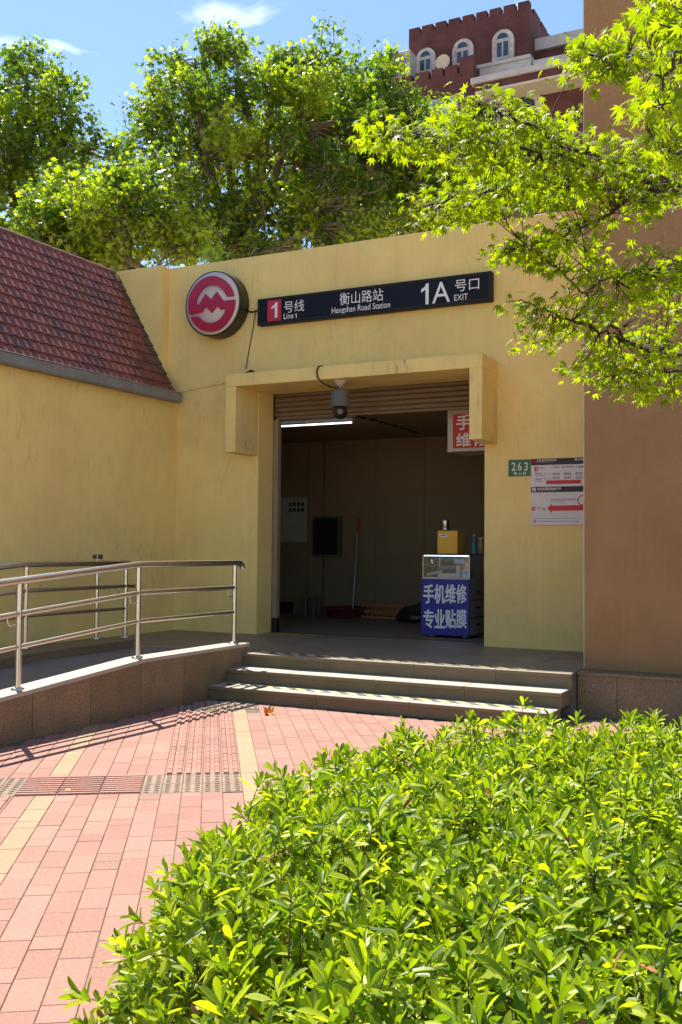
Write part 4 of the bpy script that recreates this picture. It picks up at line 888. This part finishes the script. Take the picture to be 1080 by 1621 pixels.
# ------------------------------------------------------------------ castle-like brick building behind the trees
cs_ = empty('brick_tower', (-10, 47, 0), 'dark red brick building with battlements and arched windows behind the trees', 'building')
kc = lambda x, y, yy: wy(620 + x / 3.375, y / 3.375, yy)
YT = 47.0; TL, TR = kc(93, 160, YT), kc(735, 5, YT); tz = (kc(93, 185, YT).z + kc(735, 45, YT).z) / 2
tx0, tx1 = TL.x, TR.x; back = wx(888, 150, tx1).y
MB().box(tx0, tx1, YT, min(max(back, 52), 70), 0, tz).build('tower_wall', BRICK, cs_)
yt_back = min(max(back, 52), 70)
mh = .36
gaps = [kc(g_, 120, YT).x for g_ in (155, 227, 297, 371, 444, 515, 590, 667)]
edges = [tx0] + gaps + [tx1]
for i in range(len(edges) - 1):
    l = edges[i] + (.075 if i else 0); r = edges[i + 1] - (.075 if i < len(edges) - 2 else 0); MB().box(l, r, YT, YT + .4, tz + .001, tz + mh).build('merlon', BRICK, cs_)
y = YT + .9
while y < yt_back - 1: MB().box(tx1 - .4, tx1, y, y + 1.1, tz + .001, tz + mh).build('merlon', BRICK, cs_); y += 1.3
def arch(cx, w, z0, z1, d=0):        # outline of an arched opening, z1 = crown
    r = w / 2; zs = z1 - r; return [(cx - r, z0), (cx + r, z0)] + [(cx + r * math.cos(t), zs + r * math.sin(t)) for t in [math.pi * i / 10 for i in range(11)]]
for (cxu, yt_, yb, wo) in ((188, 262, 395, 100), (386, 213, 352, 108), (600, 163, 322, 112)):
    cx = kc(cxu, 250, YT).x; wW = (kc(cxu + wo / 2, 250, YT) - kc(cxu - wo / 2, 250, YT)).length; z1 = kc(cxu, yt_, YT).z; z0 = kc(cxu, yb, YT).z
    wn = MB().prism(arch(cx, wW, z0 - .3, z1), YT - .16, YT - .002).build('arched_window', STONE, cs_)
    iw = wW * .60; it = z1 - wW * .19
    MB().prism(arch(cx, iw, z0, it), YT - .20, YT - .161).build('window_frame', CORN, wn)
    hz = it - iw * .5
    for s in (-1, 1): MB().box(cx + s * iw * .25 - iw * .185, cx + s * iw * .25 + iw * .185, YT - .215, YT - .2005, z0 + .12, hz - .12).build('pane', PANE, wn)
    r = iw * .42; MB().prism([(cx + r * math.cos(t), hz + .06 + r * math.sin(t)) for t in [math.pi * i / 10 for i in range(11)]], YT - .215, YT - .2005).build('pane', PANE, wn)
YB = 45.0; bx1 = kc(440, 340, YB).x; bz = kc(440, 372, YB).z; bx0 = kc(-260, 430, YB).x
MB().box(bx0, bx1, YB, YT - .3, 0, bz).build('bay_wall', BRICK, cs_)
for (l, r) in ((362, 441), (285, 350), (215, 273), (125, 196), (55, 105), (-20, 40), (-95, -35)):
    MB().box(kc(l, 360, YB).x, kc(r, 360, YB).x, YB, YB + .4, bz + .001, bz + (.75 if l == 362 else .45)).build('merlon', BRICK, cs_)
# bill board window on the bay
p, q = kc(150, 640, YB - .05), kc(356, 640, YB - .05); zt_, zb_ = kc(250, 530, YB - .05).z, kc(250, 650, YB - .05).z
bw = MB().box(p.x, q.x, YB - .12, YB - .002, zb_, zt_).build('bay_window', CORN, cs_)
nn_ = 4
for i in range(nn_):
    x0 = p.x + .08 + (q.x - p.x - .16) * i / nn_; x1 = p.x + .08 + (q.x - p.x - .16) * (i + 1) / nn_; MB().box(x0 + .04, x1 - .04, YB - .14, YB - .121, zb_ + .15, zt_ - .12).build('pane', mat('sky_pane', (.22, .36, .40), .15, spec=.8), bw)
# right wing with overhanging cornice
YW = 44.5; wl = kc(442, 470, YW); wz1 = (kc(445, 440, YW).z + kc(1035, 338, YW).z) / 2
wzb = (kc(445, 482, YW).z + kc(1035, 372, YW).z) / 2; wzs = wzb - .12
MB().box(wl.x, 6, YW, 60, wzb, wz1).build('wing_parapet', BRICK, cs_)
MB().box(wl.x - .15, 6, YW - .12, YW + .9, wz1 + .001, wz1 + .28).build('coping', CORN, cs_)
MB().box(wl.x + .02, 6, YW + .02, YW + 1.9, wzs, wzb - .001).build('soffit', SOFF, cs_)
MB().box(wl.x + .3, 6, YW + 1.5, 60, 0, wzs - .001).build('wing_wall', BRICK, cs_)
ww = kc(690, 500, YW + 1.5); wn = MB().prism(arch(ww.x, 2.2, ww.z - 2.8, ww.z + .3), YW + 1.36, YW + 1.498).build('arched_window', STONE, cs_); MB().prism(arch(ww.x, 1.5, ww.z - 2.6, ww.z - .05), YW + 1.3, YW + 1.359).build('pane', PANE, wn)
# white roof slabs
a, b2 = kc(470, 385, 46), kc(745, 350, 46); MB().box(a.x, b2.x, 46, 46.9, a.z - .9, a.z + .15).build('roof_ledge', CORN, cs_)
MB().box(a.x - .2, b2.x, 45.9, 46.95, a.z + .151, a.z + .32).build('roof_ledge', CORN, cs_)
a, b2 = kc(757, 345, 46), kc(880, 330, 46); MB().box(a.x, b2.x + .4, 46, 46.8, a.z - .7, a.z + .2).build('roof_ledge', CORN, cs_)
zz1, zz0 = wx(875, 55, tx1).z, wx(875, 78, tx1).z
MB().box(tx1 + .001, tx1 + 3.2, YT + 1.0, YT + 4.5, kc(800, 262, YT + 1).z, kc(800, 200, YT + 1).z).build('side_balcony', CORN, cs_)
MB().box(tx1 + .001, tx1 + 2.9, YT + 1.2, YT + 4.5, wz1 - .5, kc(800, 262, YT + 1).z - .001).build('stair_block', BRICK, cs_)
dsh = kc(273, 330, 46.2); dd = empty('satellite_dish', (dsh.x, 46.2, bz), 'cream round satellite dish on the brick building roof', 'dish')
b = MB().lathe([(0, .0), (.16, .02), (.3, .07), (.37, .11), (.38, .10), (.3, .05), (.16, .003), (0, -.017)], (dsh.x, 46.3, dsh.z), 28, 'Y'); b.build('bowl', mat('dish_cream', (.62, .52, .36), .6, var=.15), dd)
MB().tube([(dsh.x, 46.4, bz - 0.01), (dsh.x, 46.36, dsh.z)], .06, 8).build('mast', DSTEEL, dd)
acp = kc(38, 370, 46.0); ac = empty('roof_unit', (acp.x, 46, bz), 'pale roof ventilation unit with round fan beside the tower', 'roof unit')
MB().box(acp.x - .95, acp.x + .75, 45.7, 46.6, bz + .001, acp.z + .75, .03).build('casing', CORN, ac); MB().lathe([(.62, .0), (.62, .06), (.5, .06), (.5, .01), (0, .01)], (acp.x - .1, 45.7, acp.z + .1), 20, 'Y').build('fan_ring', GUTTER, ac)

# ------------------------------------------------------------------ leaves
def lobe_leaf(angles, lens, wid, droop):
    """a leaf of pointed lobes, each lobe one kite; x is the mid lobe"""
    V = [(0, 0, 0)]; Fq = []
    n = len(angles)
    def notch(i, s): a = angles[i] + s; return a
    for a, l, w in zip(angles, lens, wid):
        k = len(V); m = l * .42
        V += [(m * math.cos(a - w), m * math.sin(a - w), -droop * .2), (l * math.cos(a), l * math.sin(a), -droop * l), (m * math.cos(a + w), m * math.sin(a + w), -droop * .2)]
        Fq.append((0, k, k + 1, k + 2))
    return np.array(V, float), Fq
R_d = math.radians
MAPV, MAPF = lobe_leaf([R_d(x) for x in (-112, -70, -34, 0, 34, 70, 112)], [.36, .66, .9, 1, .9, .66, .36], [.42, .34, .30, .29, .30, .34, .42], .28)
PLV, PLF = lobe_leaf([R_d(x) for x in (-95, -48, 0, 48, 95)], [.6, .85, 1, .85, .6], [.6, .55, .5, .55, .6], .2)
def long_leaf(w, curl, fold):
    xs_ = (0, .16, .42, .7, .88, 1.0); ws = (.07, .42, .86, 1.0, .68, .05); V = []; Fq = []
    for x, ww in zip(xs_, ws):
        z = curl * x * x; V += [(x, -w * ww, z + fold * ww * w), (x, 0, z), (x, w * ww, z + fold * ww * w)]
    for i in range(len(xs_) - 1):
        for j in range(2): a = i * 3 + j; Fq.append((a, a + 1, a + 4, a + 3))
    return np.array(V, float), Fq
SHV, SHF = long_leaf(.152, -.10, .5)

# ------------------------------------------------------------------ clipped shrub in the foreground
hx0, hy0 = -.8, 3.4
hedge = empty('pittosporum_shrub', (hx0, hy0, 0), 'broad clipped evergreen shrub with glossy lime green leaves in the foreground', 'shrub')
b = MB(); cp_ = np.mean(BUSHP, 0)
b.add([(*(cp_ + (np.array(p) - cp_) * .93), .012) for p in BUSHP], [tuple(range(len(BUSHP)))]); b.build('planting_bed', SOIL, kind='structure')
sp = .068
gx_, gy_ = np.meshgrid(np.arange(-2.5, 1.8, sp), np.arange(1.0, 6.1, sp)); G = np.stack([gx_.ravel(), gy_.ravel()], 1); G += rng.uniform(-.028, .028, G.shape)
G = G[inpoly(G, BUSHP)]; ed = edged(G, BUSHP)
def bump(P): return .06 * np.sin(P[:, 0] * 7.1 + 1.3 * np.sin(P[:, 1] * 4.2)) * np.sin(P[:, 1] * 6.3 + .7) + .03 * np.sin(P[:, 0] * 15 + P[:, 1] * 11) + .02 * np.sin(P[:, 1] * 23 - P[:, 0] * 9)
def hgt(P, e): return .60 * (1 - .62 * (1 - np.clip(e / .38, 0, 1)) ** 2.2) + bump(P)
H = hgt(G, ed)
# outward direction near the border
def grad(P, e): 
    d = 1e-3; gx = (edged(P + [d, 0], BUSHP) - e) / d; gy = (edged(P + [0, d], BUSHP) - e) / d; return -np.stack([gx, gy], 1)
gr_ = grad(G, ed); near = np.clip(1 - ed / .3, 0, 1)
tips = []; axes = []
for lay, (frac, dz) in enumerate(((1, 0), (.65, -.09), (.4, -.19))):
    s = rng.random(len(G)) < frac; P = G[s]; n = len(P)
    z = H[s] + dz + rng.normal(0, .035, n) + (rng.random(n) < .06) * rng.uniform(.03, .10, n)
    ax = np.zeros((n, 3)); ax[:, 2] = 1; ax[:, :2] = gr_[s] * near[s][:, None] * 1.1 + rng.normal(0, .28, (n, 2))
    tips.append(np.column_stack([P, np.maximum(z, .08)])); axes.append(ax)
sdm = ed < .16; 
for rep in range(3):       # shoots on the flanks
    P = G[sdm]; n = len(P); z = rng.uniform(.10, .95, n) * H[sdm]
    ax = np.zeros((n, 3)); ax[:, 2] = .55; ax[:, :2] = gr_[sdm] * rng.uniform(.6, 1.3, (n, 1)) + rng.normal(0, .25, (n, 2))
    tips.append(np.column_stack([P + gr_[sdm] * (rng.uniform(-.02, .05, (n, 1)) - .24 * (1 - z / H[sdm])[:, None]), z])); axes.append(ax)
ei = np.where(ed < .08)[0]; ei = ei[rng.random(len(ei)) < .42]      # stray shoots reaching over the paving
for st_ in (0, .5):
    n = len(ei); ox = rng.uniform(.03, .13, (n, 1)); ax = np.zeros((n, 3)); ax[:, :2] = gr_[ei] * rng.uniform(.5, 1.2, (n, 1)) + rng.normal(0, .3, (n, 2)); ax[:, 2] = .7
    tips.append(np.column_stack([G[ei] + gr_[ei] * ox * (1 - st_), H[ei] * rng.uniform(.75, 1.02, n) + .04 * (1 - st_)])); axes.append(ax)
T = np.vstack(tips); A = np.vstack(axes); A /= np.linalg.norm(A, axis=1, keepdims=True)
# keep the part of the bush that the picture and a step aside can show
uu, vv, dd_ = npx(T); okk = (dd_ > .4) & (uu > -700) & (uu < 1900) & (vv < 2300); T, A = T[okk], A[okk]
B1 = np.cross(A, np.array([.3, .9, .1])); B1 /= np.linalg.norm(B1, axis=1, keepdims=True); B2 = np.cross(A, B1)
pos, axl, nzl, siz, rnd_ = [], [], [], [], []
shoot_tone = rng.random(len(T)); ph0 = rng.random(len(T)) * 6.28; vig = rng.uniform(.8, 1.25, len(T))
for j in range(10):
    on = rng.random(len(T)) < (1 if j < 7 else .55)
    el = R_d(19 + 7.9 * j) + rng.normal(0, .16, len(T))         # opening angle from the shoot axis
    ph = ph0 + j * 2.4 + rng.normal(0, .25, len(T))
    dirv = A * np.cos(el)[:, None] + (B1 * np.cos(ph)[:, None] + B2 * np.sin(ph)[:, None]) * np.sin(el)[:, None]
    nor = A * np.sin(el)[:, None] - (B1 * np.cos(ph)[:, None] + B2 * np.sin(ph)[:, None]) * np.cos(el)[:, None] + rng.normal(0, .22, A.shape)
    L = (.045 + .0042 * j) * vig * rng.uniform(.8, 1.2, len(T))
    pos.append((T - A * (.006 * j))[on]); axl.append(dirv[on]); nzl.append(nor[on]); siz.append(L[on])
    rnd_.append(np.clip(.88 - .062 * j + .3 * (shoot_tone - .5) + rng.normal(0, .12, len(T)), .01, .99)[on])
pos = np.vstack(pos); axl = np.vstack(axl); nzl = np.vstack(nzl); siz = np.concatenate(siz); rnd_ = np.concatenate(rnd_)
uu, vv, dd_ = npx(pos); score = np.where((uu > 0) & (uu < 1080) & (vv < 1600) & (vv > 1120), siz / dd_ * (pos[:, 2] > .45), 0); order = np.argsort(-score); sel = np.zeros(len(pos), bool); sel[order[:300]] = True
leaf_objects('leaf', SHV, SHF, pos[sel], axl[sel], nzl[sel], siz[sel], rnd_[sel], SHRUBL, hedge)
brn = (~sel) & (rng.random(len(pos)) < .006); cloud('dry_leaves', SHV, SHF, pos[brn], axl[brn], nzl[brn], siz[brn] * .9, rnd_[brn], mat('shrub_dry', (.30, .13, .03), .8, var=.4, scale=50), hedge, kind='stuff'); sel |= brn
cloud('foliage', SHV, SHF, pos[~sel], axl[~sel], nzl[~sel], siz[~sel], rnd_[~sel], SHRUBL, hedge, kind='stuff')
b = MB()
ii = rng.permutation(len(T))[:2600]
for i in ii:
    t_ = Vector(T[i]); a_ = Vector(A[i]); base = Vector((t_.x - a_.x * .16, t_.y - a_.y * .16, max(t_.z - .20, .02)))
    b.tube([t_, t_ - a_ * .08, base], [.0016, .0022, .0035], 4, cap=False)
inn = np.where(inpoly(T[:, :2], BUSHP) & (edged(T[:, :2], BUSHP) > .35))[0]
for i in range(60):
    t_ = T[inn[rng.integers(len(inn))]]; b.tube([(t_[0], t_[1], 0), (t_[0] + rng.normal(0, .05), t_[1] + rng.normal(0, .05), .2), (t_[0] + rng.normal(0, .1), t_[1] + rng.normal(0, .1), max(t_[2] - .1, .25))], [.008, .006, .004], 5, cap=False)
b.build('stems', WOOD, hedge, kind='stuff')

# ------------------------------------------------------------------ maple reaching in from the right
def back(v): return .75 * min(1, max(0, (v - 340) / 60))
trunk_base = wd(1560, 1200, 4.6); trunk_base.z = 0
mp_ = empty('japanese_maple', tuple(trunk_base), 'japanese maple reaching in with layered lime green star leaves', 'tree')
tb0 = trunk_base
fork = Vector((tb0.x - .15, tb0.y + .05, 1.5)); f2 = Vector((tb0.x - .05, tb0.y + .1, 2.6))
b = MB(); b.tube([tb0, tb0.lerp(fork, .5) + Vector((.03, 0, 0)), fork, f2, Vector((f2.x + .1, f2.y, 3.6)), Vector((f2.x, f2.y - .1, 4.4))], [.11, .09, .075, .06, .04, .02], 10); b.build('trunk', WOOD, mp_)
def br(pts, r0, r1, start):
    P = [Vector(start)] + [wd(u, v, d + back(v)) for u, v, d in pts]; Q = []
    for i in range(len(P) - 1):
        for k_ in range(5): Q.append(P[i].lerp(P[i + 1], k_ / 5) + Vector(rng.normal(0, .006, 3)))
    Q.append(P[-1]); rs_ = [r0 + (r1 - r0) * (i / (len(Q) - 1)) for i in range(len(Q))]; MB().tube(Q, rs_, 6).build('branch', TWIG, mp_); return Q
lo = Vector((tb0.x - .12, tb0.y + .04, 1.75)); mi = Vector((tb0.x - .08, tb0.y + .08, 2.3)); hi = Vector((f2.x + .05, f2.y, 3.1))
BR = []
BR += br([(1180, 330, 4.5), (1080, 295, 4.3), (980, 262, 4.2), (890, 230, 4.1), (820, 190, 4.05), (760, 165, 4.0)], .02, .004, mi)
BR += br([(1040, 290, 4.25), (900, 250, 4.2), (790, 225, 4.15), (665, 213, 4.1), (610, 212, 4.05)], .012, .003, wd(1080, 295, 4.3))
BR += br([(1040, 297, 4.4), (955, 298, 4.5), (860, 295, 4.55), (785, 300, 4.6), (705, 320, 4.6), (650, 330, 4.6)], .013, .003, wd(1120, 305, 4.4))
BR += br([(1020, 303, 4.2), (970, 335, 4.1), (890, 375, 4.0), (800, 395, 3.95)], .011, .003, wd(1080, 295, 4.3))
BR += br([(1200, 610, 4.2), (1080, 567, 4.0), (993, 545, 3.9), (960, 526, 3.85), (892, 505, 3.8), (840, 480, 3.8)], .018, .003, lo)
BR += br([(955, 490, 3.9), (921, 459, 3.9), (878, 420, 3.9), (830, 385, 3.9)], .009, .003, wd(998, 546, 4.65))
BR += br([(1150, 400, 3.6), (1060, 420, 3.5), (990, 440, 3.4), (950, 445, 3.4)], .011, .003, mi)
BR += br([(1200, 100, 3.8), (1080, 95, 3.7), (990, 88, 3.7), (920, 85, 3.7)], .012, .003, hi)
BR += br([(1180, 40, 2.7), (1090, 60, 2.5), (1050, 120, 2.45), (1035, 170, 2.45)], .010, .003, hi)
BR += br([(1180, 560, 4.2), (1060, 590, 4.1), (980, 585, 4.0)], .009, .003, lo)
BR += br([(1120, 250, 3.3), (1065, 240, 3.2), (1040, 225, 3.15)], .008, .003, hi)
BN = np.array([tuple(p) for p in BR])
# sprays: centre px, half size px, depth, spread of depth, number of twigs
SPR = [((640, 215), (60, 32), 4.1, .25, 62), ((730, 225), (70, 48), 4.1, .3, 110), ((800, 195), (70, 48), 4.05, .3, 90), ((860, 235), (70, 52), 4.15, .3, 95), ((950, 250), (70, 42), 4.2, .3, 90), ((1040, 270), (60, 50), 4.2, .35, 95),
       ((700, 325), (62, 34), 4.6, .25, 80), ((790, 305), (70, 42), 4.55, .3, 100), ((880, 298), (70, 32), 4.4, .3, 70), ((1010, 318), (70, 30), 4.3, .35, 60),
       ((850, 388), (60, 20), 4.0, .2, 60), ((910, 368), (50, 34), 4.0, .25, 50), ((820, 405), (40, 18), 3.95, .2, 30), ((890, 420), (42, 16), 3.9, .2, 26), ((960, 455), (60, 40), 3.5, .25, 62), ((1040, 430), (55, 50), 3.45, .25, 85), ((1055, 500), (40, 50), 3.8, .3, 62),
       ((845, 482), (42, 12), 3.8, .15, 20), ((880, 510), (46, 22), 3.82, .2, 36), ((860, 545), (35, 12), 3.85, .12, 12), ((935, 505), (45, 38), 3.9, .2, 38), ((1000, 558), (70, 32), 3.95, .3, 82), ((1000, 605), (60, 28), 4.0, .2, 62), ((925, 582), (32, 16), 3.95, .12, 18), ((1055, 595), (40, 40), 4.0, .2, 60),
       ((935, 92), (40, 26), 3.7, .2, 50), ((1000, 90), (55, 35), 3.7, .25, 75), ((905, 88), (18, 16), 3.75, .1, 8), ((1060, 30), (45, 35), 2.6, .2, 30), ((1055, 130), (35, 60), 2.5, .25, 36), ((1045, 180), (35, 40), 3.0, .25, 34), ((1060, 225), (35, 40), 3.2, .3, 46), ((735, 160), (26, 20), 4.0, .15, 12), ((1040, 20), (60, 20), 3.6, .2, 25)]
pos, axl, nzl, siz, rnd_ = [], [], [], [], []; tw = MB()
for (cu, cv), (ru, rv_), d, sd_, n in SPR:
    for i in range(int(n * .70)):
        while True:
            a, b_ = rng.uniform(-1, 1, 2)
            if a * a + b_ * b_ < 1: break
        e = np.array(wd(cu + a * ru, cv + b_ * rv_, d + back(cv) + rng.uniform(-sd_, sd_)))
        j = np.argmin(((BN - e) ** 2).sum(1)); s = BN[j]; L = np.linalg.norm(e - s)
        if L > .45: s = e + (s - e) * (.30 / L)
        tw.tube([s, (s + e) / 2 + rng.normal(0, .012, 3), e], [.0032, .0022, .0014], 3, cap=False)
        out_ = (e - s) / (np.linalg.norm(e - s) + 1e-6); tone = rng.random()
        for q in range(4):
            o2 = rng.normal(0, .045, 3); o2[2] *= .4
            dr = out_ * .7 + rng.normal(0, .6, 3); dr[2] = -abs(rng.normal(.42, .3))
            nv = np.array([rng.normal(0, .45), rng.normal(0, .45), 1.0])
            pos.append(e + o2); axl.append(dr); nzl.append(nv); siz.append(rng.uniform(.028, .049)); rnd_.append(np.clip(.3 * tone + .7 * rng.random(), .01, .99))
pos, axl, nzl, siz, rnd_ = map(np.array, (pos, axl, nzl, siz, rnd_))
tw.build('twigs', TWIG, mp_, kind='stuff')
uu, vv, dd_ = npx(pos); sc_ = np.where((uu > 0) & (uu < 1070) & (vv > 8), siz / dd_, 0); o_ = np.argsort(-sc_); sel = np.zeros(len(pos), bool); sel[o_[:300]] = True
leaf_objects('leaf', MAPV, MAPF, pos[sel], axl[sel], nzl[sel], siz[sel], rnd_[sel], MAPLEL, mp_)
cloud('foliage', MAPV, MAPF, pos[~sel], axl[~sel], nzl[~sel], siz[~sel], rnd_[~sel], MAPLEL, mp_, kind='stuff')
# the rest of the crown, outside the picture
n = 1500; P = np.array(f2) + np.array([.75, .1, .8]) + unit(n) * (rng.random((n, 1)) ** .4) * np.array([1.1, 1.0, .75])
uu, vv, dd_ = npx(P); P = P[(uu > 1110) | (dd_ < .5)]; n = len(P)
P = P[np.linalg.norm(P - CN, axis=1) > 1.6]; n = len(P)
dr = rng.normal(0, 1, (n, 3)); dr[:, 2] = -.4; nv = rng.normal(0, .4, (n, 3)); nv[:, 2] = 1
cloud('foliage', MAPV, MAPF, P, dr, nv, rng.uniform(.036, .06, n), rng.random(n), MAPLEL, mp_, kind='stuff')

# ------------------------------------------------------------------ plane trees behind the station
def plane_tree(label, base, ells, nclump, nleaf, d, lsize=.085, sep=1.05):
    """ells: px ellipses of the crown at distance d: (u, v, ru, rv)"""
    bp = wd(base, 900, d); bp.z = 0; tr = empty('plane_tree', tuple(bp), label, 'tree', 'plane trees behind the station')
    k = d / F; cen = [(np.array(wd(u, v, d)), ru * k, rv * k) for u, v, ru, rv in ells]; vol = np.array([r1 * r2 for _, r1, r2 in cen]); vol /= vol.sum()
    low = min(c_[2] - r2 for c_, r1, r2 in cen); hi_ = max(c_[2] for c_, _, _ in cen)
    top = Vector((bp.x, bp.y, max(low + .5, 3)))
    MB().tube([bp, bp.lerp(top, .5) + Vector((.1, .05, 0)), top], [.32, .26, .22], 10).build('trunk', PBARK, tr)
    lim = MB(); nodes = []
    for c_, r1, r2 in cen:
        cv_ = Vector(c_); m_ = top.lerp(cv_, .5) + Vector(rng.normal(0, .3, 3)); lim.tube([top - Vector((0, 0, .3)), m_, cv_, cv_ + Vector((rng.normal(0, .2), rng.normal(0, .2), r2 * .6))], [.15, .10, .06, .02], 7); nodes += [m_, cv_, cv_ + Vector((0, 0, r2 * .5))]
    nodes = np.array([tuple(n_) for n_ in nodes])
    pos, axl, nzl, siz, rnd_ = [], [], [], [], []
    hubs = []; tries = 0; K = max(14, nclump // 8)
    while len(hubs) < K and tries < 6000:           # separate leaf masses with air between them
        tries += 1; c_, r1, r2 = cen[rng.choice(len(cen), p=vol)]
        v_ = unit(1)[0] * rng.random() ** .33 * 1.02; h_ = c_ + RT * v_[0] * r1 + UP * v_[1] * r2 + FW * v_[2] * min(r1, r2 * 1.2) * .75
        if all(np.linalg.norm(h_ - q_[0]) > sep for q_ in hubs): hubs.append((h_, rng.uniform(.55, .95) * sep * .95, rng.random()))
    for i in range(nclump):
        h_, hr, tone = hubs[rng.integers(len(hubs))]
        od = unit(1)[0] * rng.random() ** .4 * hr; od[2] = od[2] * .75 + .12 * hr; e = h_ + od
        j = np.argmin(((nodes - e) ** 2).sum(1)); s = nodes[j]
        a_ = od / (np.linalg.norm(od) + .1) * .7 + np.array([0, 0, .55]) + rng.normal(0, .35, 3); a_ /= np.linalg.norm(a_)
        l_ = rng.uniform(.3, .9); e0 = e - a_ * l_ * .6
        lim.tube([s, (s + e0) / 2 + rng.normal(0, .12, 3), e0, e0 + a_ * l_], [.03, .02, .012, .004], 4, cap=False)
        m_ = int(nleaf * (.5 + l_) * rng.uniform(.6, 1.3)); t_ = rng.random((m_, 1)) ** .8
        q = e0 + a_ * l_ * t_ + rng.normal(0, 1, (m_, 3)) * (.16 - .06 * t_)
        pos.append(q); dr = rng.normal(0, .6, (m_, 3)) + a_ * .3; dr[:, 2] -= .3; axl.append(dr); nv = rng.normal(0, .6, (m_, 3)); nv[:, 2] += .75; nzl.append(nv)
        siz.append(rng.uniform(.6, 1.25, m_) * lsize); rnd_.append(np.clip(.55 * tone + .45 * rng.random(m_), .01, .99))
    lim.build('limbs', PBARK, tr)
    cloud('crown', PLV, PLF, np.vstack(pos), np.vstack(axl), np.vstack(nzl), np.concatenate(siz), np.concatenate(rnd_), PLANEL, tr, kind='stuff')
plane_tree('full plane tree over the tiled roof of the side building', 20, [(30, 310, 140, 130), (40, 200, 95, 100), (-70, 270, 130, 160), (130, 280, 72, 95), (170, 330, 50, 60), (90, 250, 70, 70), (42, 130, 34, 40), (110, 205, 50, 50), (60, 410, 130, 60), (-130, 400, 130, 110), (0, 200, 70, 60)], 1050, 32, 27, .125, .95)
plane_tree('tallest plane tree behind the metro disc and station wall', 370, [(390, 250, 160, 140), (310, 150, 50, 85), (322, 88, 26, 40), (430, 150, 80, 70), (480, 120, 50, 48), (280, 270, 80, 90), (470, 260, 110, 130), (400, 360, 170, 70), (390, 385, 150, 50), (300, 395, 80, 40), (500, 360, 90, 60), (245, 340, 60, 70), (240, 235, 34, 50), (380, 130, 60, 60)], 820, 30, 24, .112)
plane_tree('plane tree between the station sign and the brick building', 590, [(590, 230, 90, 110), (590, 165, 50, 50), (555, 160, 45, 50), (640, 195, 44, 40), (650, 290, 100, 75), (560, 320, 90, 75), (580, 350, 110, 40), (660, 335, 90, 40), (548, 125, 20, 26), (605, 120, 20, 24), (505, 130, 30, 40)], 470, 30, 26, .118)
plane_tree('low plane tree filling the gap behind the ridge tiles', 190, [(190, 350, 90, 66), (130, 385, 70, 40), (250, 370, 70, 56), (168, 285, 32, 45), (200, 410, 110, 34), (120, 330, 60, 50)], 330, 30, 21, .102)
plane_tree('plane tree behind the maple sprays and parapet rope', 830, [(780, 290, 120, 65), (880, 290, 80, 55), (720, 320, 80, 55), (840, 335, 100, 34)], 250, 30, 25, .112)

# compound leaved sapling peeping over the parapet
sp0 = wy(345, 412, YF + .6); sa = empty('sapling', (sp0.x, YF + .6, 5.3), 'pale green sapling with feathery leaves peeping over the station parapet', 'plant')
b = MB(); pos, axl, nzl, siz = [], [], [], []
for i, (u, v) in enumerate(((322, 396), (340, 392), (358, 400))):
    e = wy(u, v, YF + .55 + .05 * i); s = Vector((sp0.x, YF + .6, 5.3)); m_ = s.lerp(e, .5) + Vector((0, 0, .12)); path = [s, m_, e]; b.tube(path, [.012, .008, .003], 5)
    for j in range(9):
        t_ = j / 8; P = m_.lerp(e, t_); d_ = (e - m_).normalized(); sdv = d_.cross(Vector((0, -.6, .8))).normalized()
        for sg in (-1, 1): pos.append(tuple(P)); axl.append(tuple(sdv * sg + d_ * .3 + Vector((0, 0, -.25)))); nzl.append((0, -.5, 1)); siz.append(.11)
b.build('stem', mat('green_stem', (.14, .2, .04), .7), sa); cloud('leaflets', SHV, SHF, pos, axl, nzl, np.array(siz), rng.random(len(pos)), YOUNGL, sa, kind='stuff')
bt = MB().box(-11, -2.4, 12.2, 15.9, 5.29, 5.302); bt.build('roof_planting_bed', SOIL, stn)
